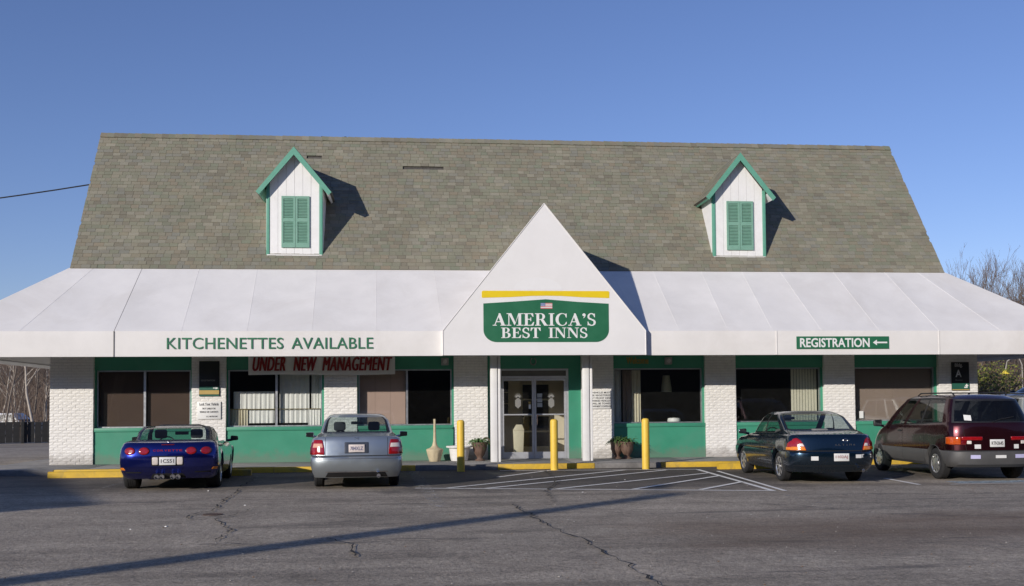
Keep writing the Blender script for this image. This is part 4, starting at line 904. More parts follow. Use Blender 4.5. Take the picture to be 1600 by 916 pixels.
lettering('REGISTRATION', -0.03, -0.004, 0.395, s1, mat('dim_letter', (0.33, 0.33, 0.31), 0.6), size=0.05, width=0.36, height=0.045, bold=0.01)
MB().poly([(0.10, -.0065, .205), (0.17, -.0065, .205), (0.17, -.0065, .178), (0.235, -.0065, .215), (0.17, -.0065, .25), (0.17, -.0065, .226), (0.10, -.0065, .226)]).build('arrow', SIGN_WHITE, s1)
s2 = thing('lock_vehicle_sign', 'white lock your vehicle sign below the dark direction sign', 'sign', (-8.672, -0.035, 1.295))
MB().box(-0.305, 0.305, 0, 0.028, 0, 0.46).build('panel', SIGN_WHITE, s2, bevel=0.003)
for i, (tx, sz, wd) in enumerate((('Lock Your Vehicle', 0.07, 0.50), ('NOT LIABLE FOR', 0.05, 0.34), ('VEHICLE OR CONTENTS', 0.05, 0.48), ('A.C. MOTELS INC', 0.04, 0.30))):
    lettering(tx, 0 if i < 3 else 0.08, -0.003, (0.365, 0.255, 0.165, 0.05)[i], s2, INK, size=sz, width=wd, height=sz * 0.95, bold=0.012)
MB().box(-0.25, 0.25, -.003, -.001, 0.350, 0.356).build('underline', INK, s2)
s3 = thing('building_letter_sign', 'black building A sign with teal arrow band on the rightmost pillar', 'sign', (12.195, -0.035, 1.93))
MB().box(-0.26, 0.26, 0, 0.03, 0, 0.80).build('panel', SIGN_BLACK, s3, bevel=0.004); MB().box(-0.255, 0.255, -.004, -.001, 0.035, 0.20).build('band', SIGN_TEAL, s3); MB().box(-0.255, 0.255, -.004, -.001, 0.004, 0.03).build('band', SIGN_TAN, s3)
lettering('Bldg.', -0.05, -0.004, 0.64, s3, mat('sign_grey_letter', (0.5, 0.5, 0.5), 0.6), size=0.14, width=0.23, height=0.125, bold=0.012)
lettering('A', -0.06, -0.004, 0.375, s3, mat('sign_pale_letter', (0.72, 0.72, 0.72), 0.6), size=0.3, width=0.18, height=0.21, bold=0.02)
lettering('Rooms', -0.05, -0.004, 0.27, s3, MATS['dim_letter'], size=0.05, width=0.2, height=0.045)
MB().poly([(0.10, -.0065, .065), (0.20, -.0065, .065), (0.20, -.0065, .12), (0.235, -.0065, .12), (0.175, -.0065, .185), (0.115, -.0065, .12), (0.15, -.0065, .12), (0.15, -.0065, .10), (0.10, -.0065, .10)]).build('arrow', SIGN_WHITE, s3)
s4 = thing('parking_notice', 'white towing notice in black capitals on the pillar right of the entrance', 'sign', (1.86, -0.03, 1.50))
MB().box(-0.33, 0.31, 0, 0.022, -0.01, 0.48).build('panel', SIGN_WHITE, s4, bevel=0.003)
for i, tx in enumerate(('VEHICLES MUST', 'BE REGISTERED', 'AT FRONT DESK', 'PARKED VEHICLES', 'WILL BE TOWED', "OWNER'S EXPENSE")): lettering(tx, -0.01, -0.003, 0.405 - i * 0.075, s4, INK, size=0.055, width=0.50 + (i % 3) * 0.03, height=0.05, bold=0.012)
s5 = thing('welcome_sign', 'gold welcome lettering on the dark green header right of the entrance', 'sign', (2.90, 0.11, 2.70))
lettering('Welcome', 0, 0, 0.02, s5, GOLD, size=0.2, width=0.62, height=0.19, bold=0.02, ext=0.006)
for lx, lb in ((-2.43, 'small grey floodlight box on the green header near the banner'), (3.76, 'small grey floodlight box on the green header beside the welcome lettering')):
    o = thing('wall_light', lb, 'light', (lx, 0.12, 2.80), 0, 'floodlights on the green headers')
    MB().box(-0.10, 0.10, -0.10, 0, -0.10, 0.10).build('housing', mat('grey_lamp_housing', (0.33, 0.33, 0.32), 0.5), o, bevel=0.012)
    lm = MB().lathe([(0.055, 0.10), (0.06, 0.122), (0.03, 0.128), (0, 0.13)], seg=16); lm.v = [(x, -z, y_) for x, y_, z in lm.v]; lm.build('lens', mat('lamp_lens', (0.55, 0.55, 0.52), 0.25), o, normals=True)

# ------------------------------------------------------------------ things on the sidewalk and in the lot
GB = 'yellow bollards in front of the entrance'
prof = [(0.094, -0.02), (0.094, 1.19), (0.088, 1.222), (0.07, 1.243), (0.04, 1.254), (0, 1.257)]
bm_ = MB().lathe(prof, seg=24).mesh('bollard', POST_YELLOW); shade(bm_, 50)
for (bx, by), lb in zip(((-2.155, -2.87), (0.14, -2.87), (2.43, -2.86)), ('yellow steel bollard in front of the white planter tub', 'yellow steel bollard in front of the glass entrance doors', 'yellow steel bollard in front of the window right of the entrance')):
    tag(link('bollard', bm_, loc=(bx, by, 0)), lb, 'bollard', GB)
GS = 'yellow concrete wheel stops'
st = MB(); P_ = [(-.09, 0), (-.075, .125), (-.05, .145), (.05, .145), (.075, .125), (.09, 0)]
n = len(st.v); st.v += [(-0.92, a, z) for a, z in P_] + [(0.92, a, z) for a, z in P_]
st.f += [tuple(range(5, -1, -1)), tuple(range(6, 12))] + [(i, (i + 1) % 6, 6 + (i + 1) % 6, 6 + i) for i in range(6)]; st.mi += [0] * 8
stm = st.mesh('wheel_stop', KERB_YELLOW)
for (sx, sy), lb in zip(((-10.78, -3.25), (-8.02, -3.28), (5.03, -3.35)), ('yellow wheel stop in the empty bay left of the blue sports car', 'yellow wheel stop in front of the blue sports car', 'yellow wheel stop in front of the navy sedan')):
    tag(link('wheel_stop', stm, loc=(sx, sy, 0.003)), lb, 'wheel stop', GS)
a_ = thing('ash_stand', 'beige ash stand with tall thin neck on fluted base by the green wall', 'ashtray', (-2.73, -0.55, 0.131))
MB().lathe([(0.14, 0), (0.15, 0.02), (0.20, 0.22), (0.225, 0.29), (0.225, 0.32), (0.20, 0.335), (0.12, 0.36), (0.07, 0.42)], seg=40, flute=lambda k, h: 0.035 * (1 if k % 4 < 2 else -1) if 0.03 < h < 0.28 else 0).build('base', ASHTRAY, a_, smooth=50)
MB().lathe([(0.07, 0.42), (0.045, 0.52), (0.036, 0.7), (0.030, 1.06), (0.034, 1.09), (0.030, 1.12), (0.0, 1.122)], seg=16).build('neck', ASHTRAY, a_, smooth=50)
tb = thing('planter_tub', 'round white plastic planter tub behind the leftmost bollard', 'planter', (-2.08, -0.52, 0.131))
MB().lathe([(0.20, 0), (0.22, 0.01), (0.24, 0.10), (0.265, 0.30), (0.275, 0.345), (0.345, 0.36), (0.355, 0.385), (0.34, 0.405), (0.30, 0.40), (0.27, 0.34), (0.0, 0.33)], seg=36).build('tub', TUB, tb, smooth=40); MB().lathe([(0.255, 0.335), (0.20, 0.35), (0, 0.355)], seg=20).build('soil', SOIL, tb)
def leaf_clump(name, seed, n, r, h, m, lw=0.03, ll=0.22, droop=0.6):
    rnd = random.Random(seed); b = MB()
    for k in range(n):
        a = rnd.uniform(0, 2 * pi); e = rnd.uniform(0.25, 1.25); L = ll * rnd.uniform(.6, 1.3); p = Vector((rnd.gauss(0, r * .3), rnd.gauss(0, r * .3), rnd.uniform(0, h * .3))); prev = None
        d = Vector((cos(a) * cos(e), sin(a) * cos(e), sin(e))); sd = Vector((-sin(a), cos(a), rnd.uniform(-.4, .4))).normalized()
        for q in range(5):
            t = q / 4; w = lw * (sin(pi * min(1, .12 + t * .88)) + .05); pp = p + d * L * t + Vector((0, 0, -droop * L * t * t)); cur = (pp - sd * w / 2, pp + sd * w / 2)
            if prev: b.quad(tuple(prev[0]), tuple(cur[0]), tuple(cur[1]), tuple(prev[1]))
            prev = cur
    return b
def urn(loc, label, hgt=0.50, rim=0.235, g='brown urn planters by the entrance'):
    u = thing('urn_planter', label, 'planter', loc, 0, g); k = hgt / 0.5
    MB().lathe([(0.13, 0), (0.135, 0.02 * k), (0.08, 0.06 * k), (0.075, 0.09 * k), (0.12, 0.16 * k), (0.165, 0.26 * k), (rim * .86, 0.40 * k), (rim * .92, 0.455 * k), (rim, 0.465 * k), (rim, 0.49 * k), (rim * .88, 0.49 * k), (rim * .80, 0.44 * k), (0, 0.43 * k)], seg=40, flute=lambda q, h: 0.03 * (1 if q % 5 < 3 else -1) if 0.1 * k < h < 0.4 * k else 0).build('urn', URN, u, smooth=45)
    MB().lathe([(rim * .8, 0.445 * k), (rim * .5, 0.46 * k), (0, 0.465 * k)], seg=16).build('soil', SOIL, u); return u
urn((-1.53, -0.50, 0.131), 'brown fluted urn planter beside the left white column')
o = leaf_clump('pot_plant', 4, 130, 0.24, 0.3, LEAF, 0.04, 0.27, 0.9).build('pot_plant', LEAF); o.location = (-1.55, -0.50, 0.58); tag(o, 'low green trailing plant growing in the urn beside the left column', 'plant')
o = MB().tube([(-1.36 + 0.10 * cos(a), -0.50, 0.62 + 0.12 * sin(a)) for a in [radians(q) for q in range(-20, 201, 20)]], 0.022, 8).build('plant_stem', mat('dry_stem', (0.10, 0.09, 0.05), 0.8)); tag(o, 'dark bent stem arching over the urn beside the left column', 'plant')
urn((2.47, -0.42, 0.131), 'brown tapered urn planter in front of the green panel', 0.47, 0.21)
urn((2.22, -0.28, 0.131), 'shaded urn planter close behind the tapered one against the pillar', 0.48, 0.20)
for k, (q, lb) in enumerate((((2.47, -0.42, 0.56), 'feathery green plant in the tapered urn near the right bollard'), ((2.22, -0.28, 0.57), 'shaded green plant in the urn against the pillar'))):
    o = leaf_clump('pot_plant', 9 + k, 90, 0.18, 0.3, LEAF, 0.03, 0.32, 0.7).build('pot_plant', LEAF); o.location = q; tag(o, lb, 'plant')

# ------------------------------------------------------------------ cars
def interp(cp, x):
    if not isinstance(cp, (list, tuple)): return cp
    if x <= cp[0][0]: return cp[0][1]
    for (a, va), (b_, vb) in zip(cp, cp[1:]):
        if x <= b_:
            t = (x - a) / (b_ - a); t = t * t * (3 - 2 * t); return va + (vb - va) * t
    return cp[-1][1]
QR = [0, .12, .24, .36, .48, .60, .70, .79, .86, .915, .955, .98, .994, 1.0]
class Shell:
    """a car body as a stack of closed rings, bottom sill to roof; y runs forward, the rear axle at y = 0"""
    def __init__(s, ro, L, wb, arch_r, zc, sill):
        s.ro, s.L, s.wb, s.R, s.zc, s.sill = ro, L, wb, arch_r, zc, sill
        s.y0, s.y1 = -ro, L - ro; s.rings = []; s.names = []
    def side_ts(s, ys, ye):
        P = set()
        for yw in (0.0, s.wb):
            for k in range(0, 181, 15): P.add(round(yw + s.R * cos(radians(k)), 4))
        P = sorted(p for p in P if ys + .03 < p < ye - .03); full = [ys] + P + [ye]; out = [ys]
        for a, b_ in zip(full, full[1:]):
            n = max(1, int(round((b_ - a) / 0.085)))
            out += [a + (b_ - a) * (k + 1) / n for k in range(n)]
        return [(y - ys) / (ye - ys) for y in out]
    def ring(s, name, w, z, dr, df, cr=0.30, pr=4.0, cf=0.5, pf=2.6, bow=0.03, bowf=0.10, barrel=0.012, arch=False, lip=0.0):
        """dr / df: how far this ring stands in from the rear / front end"""
        yr, yf = s.y0 + dr, s.y1 - df; ys, ye = yr + bow + cr, yf - bowf - cf
        if not hasattr(s, 'ts'): s.ts = s.side_ts(ys, ye)
        half = []
        for q in QR: half.append((w * q, yr + bow * q * q + cr * (1 - (1 - q ** pr) ** (1 / pr))))
        for t in s.ts[1:-1]: half.append((w * (1 + barrel * (1 - (2 * t - 1) ** 2)), ys + (ye - ys) * t))
        for q in reversed(QR): half.append((w * q, yf - bowf * q * q - cf * (1 - (1 - q ** pf) ** (1 / pf))))
        s.nr = len(QR); s.ns = len(s.ts) - 2; s.n = len(half); pts = []
        for i, (x, y) in enumerate(half):
            zz = interp(z, y); ex = 0.0
            if arch and s.nr - 1 <= i < s.nr + s.ns + 1:
                for yw in (0.0, s.wb):
                    d = abs(y - yw)
                    if d < s.R - 1e-5:
                        za = s.zc + sqrt(s.R ** 2 - d * d) + lip
                        if za > zz: zz = za; ex = 0.010
            pts.append(Vector((x + ex, y, zz)))
        s.rings.append(pts); s.names.append(name); return s
    def mid(s, name, f, bulge_z=0.0, bulge_w=0.0):
        """placeholder ring, filled in between its neighbours by finish()"""
        s.rings.append((f, bulge_z, bulge_w)); s.names.append(name); return s
    def finish(s):
        n = len(s.rings); k = 0
        while k < n:
            if isinstance(s.rings[k], tuple):
                a = k - 1; e = k
                while isinstance(s.rings[e], tuple): e += 1
                A, B_ = s.rings[a], s.rings[e]
                for m_ in range(k, e):
                    f, bz, bw = s.rings[m_]; g = 4 * f * (1 - f); new = []
                    for p, q in zip(A, B_):
                        v = p.lerp(q, f); v.z += bz * g * (p - q).length if bz else 0; v.x *= 1 + bw * g; new.append(v)
                    s.rings[m_] = new
                k = e
            k += 1
        return s
    def verts(s):
        """full perimeter per ring: right half (x>0) rear to front, then left half front to rear"""
        out = []
        for r in s.rings: out.append(r + [Vector((-p.x, p.y, p.z)) for p in reversed(r[1:-1])])
        return out
    def col(s, ring, y):
        """side column nearest to y on a ring"""
        r = s.rings[s.names.index(ring)]; return min(range(s.nr - 1, s.nr + s.ns + 1), key=lambda i: abs(r[i].y - y))

def rounded(pts, r, n=4):
    out = []; k = len(pts)
    for i in range(k):
        p, a, b_ = Vector(pts[i]), Vector(pts[i - 1]), Vector(pts[(i + 1) % k]); da, db = (a - p), (b_ - p); rr = min(r, da.length * .45, db.length * .45)
        A, B_ = p + da.normalized() * rr, p + db.normalized() * rr
        for q in range(n + 1):
            t = q / n; v = A * (1 - t) ** 2 + p * 2 * t * (1 - t) + B_ * t * t; out.append((v.x, v.y))
    return out
class Car:
    def __init__(c, name, label, cat, loc, rz, group=None):
        c.root = thing(name, label, cat, loc, rz, group)
    def shell(c, sh, classify, mats, angle=35):
        V = sh.verts(); per = len(V[0]); groups = {}; allv = [p for r in V for p in r]
        half = sh.n
        def hc(i): return i if i < half else 2 * half - 2 - i
        F = []
        for k in range(len(V) - 1):
            for i in range(per):
                j = (i + 1) % per; ci = min(hc(i), hc(j)); left = i >= half - 1
                F.append((classify(k, ci, left), (k * per + i, k * per + j, (k + 1) * per + j, (k + 1) * per + i)))
        top = (len(V) - 1) * per
        for i in range(half - 1):
            a, b_ = i, i + 1; a2, b2 = (per - i) % per, per - i - 1
            F.append((('roof', 'roof'), (top + a, top + b_, top + b2, top + a2)) if i else (('roof', 'roof'), (top + a, top + b_, top + b2)))
        bot = [Vector((p.x * 0.97, p.y, p.z + .006)) for p in V[0]]; nb = len(allv); allv += bot
        for i in range(half - 1):
            a, b_ = i, i + 1; a2, b2 = (per - i) % per, per - i - 1
            F.append((('underbody', 'underbody'), (nb + a, nb + a2, nb + b2, nb + b_) if i else (nb + a, nb + b2, nb + b_)))
        c.bvh = BVHTree.FromPolygons([tuple(v) for v in allv], [f for _, f in F])
        for (nm, mk), f in F: groups.setdefault((nm, mk), []).append(f)
        c.parts = {}
        par = {}
        for (nm, mk), fs in groups.items():
            idx = {}; vs = []; ff = []
            for f in fs:
                g = []
                for q in f:
                    if q not in idx: idx[q] = len(vs); vs.append(tuple(allv[q]))
                    g.append(idx[q])
                ff.append(tuple(g))
            b = MB(); b.v = vs; b.f = ff; b.mi = [0] * len(ff)
            base = nm.split(':')[0]; parent = c.root
            me = b.mesh(base, mats[mk]); shade(me, angle); o = link(base, me, parent); c.parts[nm] = o
        return c
    def hit(c, p, d):
        h = c.bvh.ray_cast(Vector(p), Vector(d).normalized()); return h
    def decal(c, name, poly, m, view='rear', off=0.004, thick=0.012, parent=None, dome=True, dense=0.03):
        """a raised patch that follows the body: poly in (x, z) seen from behind, or (y, z) seen from a side ('left' / 'right')"""
        P = []
        for i, a in enumerate(poly):
            b_ = poly[(i + 1) % len(poly)]; L = sqrt((a[0] - b_[0]) ** 2 + (a[1] - b_[1]) ** 2); n = max(1, int(L / dense))
            P += [(a[0] + (b_[0] - a[0]) * k / n, a[1] + (b_[1] - a[1]) * k / n) for k in range(n)]
        cx = sum(p[0] for p in P) / len(P); cz = sum(p[1] for p in P) / len(P); R_ = [(1.0, -0.01), (1.0, off + thick * .3), (.965, off + thick * .75), (.80, off + thick), (.55, off + thick), (.28, off + thick)]
        vs = []; n = len(P)
        def place(u, z, o):
            if view == 'rear': org, d = (u, -9, z), (0, 1, 0)
            elif view == 'left': org, d = (-9, u, z), (1, 0, 0)
            elif view == 'right': org, d = (9, u, z), (-1, 0, 0)
            else: org, d = view(u, z)
            h = c.hit(org, d)
            if h[0] is None: return None
            nn = h[1] if h[1].dot(Vector(d)) < 0 else -h[1]
            return h[0] - Vector(d).normalized() * o
        last = None
        for s_, o in R_ + [(0, off + thick)]:
            for (u, z) in (P if s_ else [(cx, cz)]):
                q = place(cx + (u - cx) * s_, cz + (z - cz) * s_, o)
                if q is None: q = last or Vector((0, 0, 0))
                last = q; vs.append(tuple(q))
        b = MB(); b.v = vs; R = len(R_)
        for r in range(R - 1):
            for i in range(n): b.f.append((r * n + i, r * n + (i + 1) % n, (r + 1) * n + (i + 1) % n, (r + 1) * n + i))
        ce = R * n
        for i in range(n): b.f.append(((R - 1) * n + i, (R - 1) * n + (i + 1) % n, ce))
        b.mi = [0] * len(b.f)
        return b.build(name, m, parent or c.root, smooth=50, normals=True)
    def seam(c, pts, view, w=0.008, m=None, name='panel_gap', parent=None, off=0.0015, step=0.04):
        out = []
        for a, b_ in zip(pts, pts[1:]):
            L = sqrt((a[0] - b_[0]) ** 2 + (a[1] - b_[1]) ** 2); n = max(1, int(L / step))
            out += [(a[0] + (b_[0] - a[0]) * k / n, a[1] + (b_[1] - a[1]) * k / n) for k in range(n)]
        out.append(pts[-1]); b = MB(); prev = None
        for i, p in enumerate(out):
            q0, q1 = out[max(0, i - 1)], out[min(len(out) - 1, i + 1)]; d = Vector((q1[0] - q0[0], q1[1] - q0[1])).normalized(); nn = Vector((-d.y, d.x)) * w / 2; cur = []
            for sg_ in (-1, 1):
                u, z = p[0] + nn.x * sg_, p[1] + nn.y * sg_
                org, dr = {'rear': ((u, -9, z), (0, 1, 0)), 'left': ((-9, u, z), (1, 0, 0)), 'right': ((9, u, z), (-1, 0, 0)), 'top': ((u, z, 9), (0, 0, -1))}[view]
                h = c.hit(org, dr); cur.append(h[0] - Vector(dr) * off if h[0] else None)
            if None in cur: prev = None; continue
            if prev: b.quad(tuple(prev[0]), tuple(cur[0]), tuple(cur[1]), tuple(prev[1]))
            prev = cur
        if b.f: return b.build(name, m or DARK, parent or c.root)
    def rear_y(c, x, z):
        h = c.hit((x, -9, z), (0, 1, 0)); return h[0].y if h[0] else None
    def side_x(c, y, z):
        h = c.hit((9, y, z), (-1, 0, 0)); return h[0].x if h[0] else None

def wheel_meshes(key, r, w, rim_r, style, rim_m):
    """tyre and rim as two meshes around the X axis, outer face towards +X"""
    hw = w / 2
    tyre = MB().lathe([(rim_r, -hw * .8), (rim_r + .012, -hw * .95), (r - .035, -hw), (r - .008, -hw * .82), (r, -hw * .6), (r, -hw * .35), (r - .006, -hw * .33), (r - .006, -hw * .27), (r, -hw * .25), (r, -hw * .03), (r - .006, -hw * .02), (r - .006, hw * .04), (r, hw * .05), (r, hw * .28), (r - .006, hw * .29), (r - .006, hw * .36), (r, hw * .38), (r, hw * .6), (r - .008, hw * .82), (r - .035, hw), (rim_r + .03, hw * .98), (rim_r + .008, hw * .90), (rim_r, hw * .8)], seg=40, axis='X')
    t = tyre.mesh('tyre', TYRE); shade(t, 50)
    b = MB(); R = rim_r
    b.lathe([(R, -hw * .75), (R, hw * .80), (R + .006, hw * .90), (R - .008, hw * .93), (R - .022, hw * .80), (R - .03, hw * .25), (0, hw * .2)], seg=36, axis='X', mi=0)
    b.mi = [1 if (len(f) and max(b.v[i][0] for i in f) <= hw * .26 and min(sqrt(b.v[i][1] ** 2 + b.v[i][2] ** 2) for i in f) < R - .02) else 0 for f in b.f]
    n = {'five': 5, 'seven': 7, 'holes': 8, 'steel': 0}[style]
    if n:
        fat = {'five': .55, 'seven': .52, 'holes': .78}[style]
        for k in range(n):
            a0 = 2 * pi * k / n; da = pi / n * fat; ri, ro_ = R * .22, R - .012
            def q(rr, a, x): return (x, rr * cos(a), rr * sin(a))
            b.hexa([q(ri, a0 - da * 1.5, hw * .45), q(ro_, a0 - da * .8, hw * .55), q(ro_, a0 + da * .8, hw * .55), q(ri, a0 + da * 1.5, hw * .45),
                    q(ri, a0 - da * 1.5, hw * .84), q(ro_, a0 - da * .7, hw * .88), q(ro_, a0 + da * .7, hw * .88), q(ri, a0 + da * 1.5, hw * .84)], 0)
        if style == 'holes': b.lathe([(R * .62, hw * .60), (R * .62, hw * .92), (0, hw * .95)], seg=24, axis='X', mi=0)
    b.lathe([(R * .30, hw * .5), (R * .28, hw * .93), (R * .12, hw * .98), (0, hw * .98)], seg=20, axis='X', mi=0)
    me = b.mesh('rim', [rim_m, RIM_DARK]); shade(me, 35)
    return t, me
def add_wheels(c, track, wb, r, w, rim_r, style, rim_m=RIM, wf=None):
    t, rm = wheel_meshes(style, r, w, rim_r, style, rim_m)
    tf, rf_ = (t, rm) if not wf else wheel_meshes(style, r, wf, rim_r, style, rim_m)
    rnd = random.Random(int(track * 1000))
    for y in (0, wb):
        for s_ in (-1, 1):
            wobj = link('wheel', t if y == 0 else tf, c.root, loc=(s_ * track / 2, y, r)); wobj.rotation_euler = (rnd.uniform(0, 1), 0, 0 if s_ > 0 else pi)
            wobj.name = 'wheel'; link('rim', rm if y == 0 else rf_, wobj)
def plate(c, x, z, txt, m=PLATE, ink=None, w=0.305, h=0.152, out=0.012, rot=0.0):
    y = c.rear_y(x, z) - out
    p = MB().box(x - w / 2, x + w / 2, y, y + 0.012, z - h / 2, z + h / 2).build('licence_plate', m, c.root, bevel=0.004)
    lettering(txt, x, y - 0.002, z - 0.035, p, ink or INK, name='lettering', size=0.08, width=w * .8, height=0.072, bold=0.012)
    return p
def interior(c, ys_front, zs, xw, belt, y_dash, mat_seat, rear=None, shelf=None, hr=True):
    for sx in (-1, 1):
        s_ = MB().hexa([(sx * .36 - .23, ys_front - .10, zs), (sx * .36 + .23, ys_front - .10, zs), (sx * .36 + .23, ys_front + .08, zs), (sx * .36 - .23, ys_front + .08, zs), (sx * .36 - .19, ys_front - .28, zs + .58), (sx * .36 + .19, ys_front - .28, zs + .58), (sx * .36 + .19, ys_front - .17, zs + .58), (sx * .36 - .19, ys_front - .17, zs + .58)]).build('seat', mat_seat, c.root, bevel=0.05)
        if hr: MB().box(sx * .36 - .125, sx * .36 + .125, ys_front - .34, ys_front - .24, zs + .61, zs + .80).build('headrest', mat_seat, s_, bevel=0.045)
    MB().hexa([(-xw, y_dash - .1, zs), (xw, y_dash - .1, zs), (xw, y_dash + .3, zs), (-xw, y_dash + .3, zs), (-xw, y_dash, belt - .03), (xw, y_dash, belt - .03), (xw, y_dash + .42, belt - .04), (-xw, y_dash + .42, belt - .04)]).build('dashboard', BLACK_PLASTIC, c.root, bevel=0.03)
    MB().tube([(-.36 + .18 * cos(a), y_dash - .16 + .07 * sin(a), belt - .05 + .17 * sin(a)) for a in [2 * pi * k / 20 for k in range(21)]], 0.014, 6).build('steering_wheel', BLACK_PLASTIC, c.root)
    MB().box(-xw, xw, ys_front - .3, y_dash, zs - .14, zs - .10).build('cabin_floor', SEAT, c.root)
    if rear is not None:
        MB().hexa([(-xw * .95, rear, zs), (xw * .95, rear, zs), (xw * .95, rear + .16, zs), (-xw * .95, rear + .16, zs), (-xw * .9, rear - .16, belt - .015), (xw * .9, rear - .16, belt - .015), (xw * .9, rear - .04, belt - .015), (-xw * .9, rear - .04, belt - .015)]).build('rear_bench', mat_seat, c.root, bevel=0.04)
    if shelf: MB().box(-xw * .95, xw * .95, shelf[0], shelf[1], shelf[2] - .03, shelf[2]).build('parcel_shelf', SEAT, c.root)
def mirrors(c, y, z, m, w=0.19, h=0.125, parts=(-1, 1)):
    for sx in parts:
        xb = c.side_x(y, z - .16) or 0.8
        o = MB().hexa([(sx * (xb + .05), y - .05, z - h / 2), (sx * (xb + .05 + w), y - .03, z - h / 2 + .01), (sx * (xb + .02 + w), y + .09, z - h / 2 + .015), (sx * (xb + .06), y + .10, z - h / 2), (sx * (xb + .05), y - .05, z + h / 2), (sx * (xb + .04 + w), y - .03, z + h / 2 - .01), (sx * (xb + .02 + w), y + .09, z + h / 2 - .03), (sx * (xb + .06), y + .10, z + h / 2 - .01)]).build('mirror', m, c.root, bevel=0.03, normals=True)
        MB().tube([(sx * (xb - .02), y + .04, z - h * .45), (sx * (xb + .09), y + .03, z - h * .3)], 0.028, 8).build('mirror_arm', m, o)
        MB().box(min(sx * (xb + .07), sx * (xb + .03 + w)), max(sx * (xb + .07), sx * (xb + .03 + w)), y - .055, y - .048, z - h * .36, z + h * .36).build('mirror_glass', MIRROR, o)
def handles(c, spots, m):
    for y, z in spots:
        for s_ in ('left', 'right'):
            c.decal('door_handle', rounded([(y - .09, z - .018), (y + .09, z - .018), (y + .09, z + .018), (y - .09, z + .018)], .012, 2), m, s_, 0.004, 0.022, dense=.02)

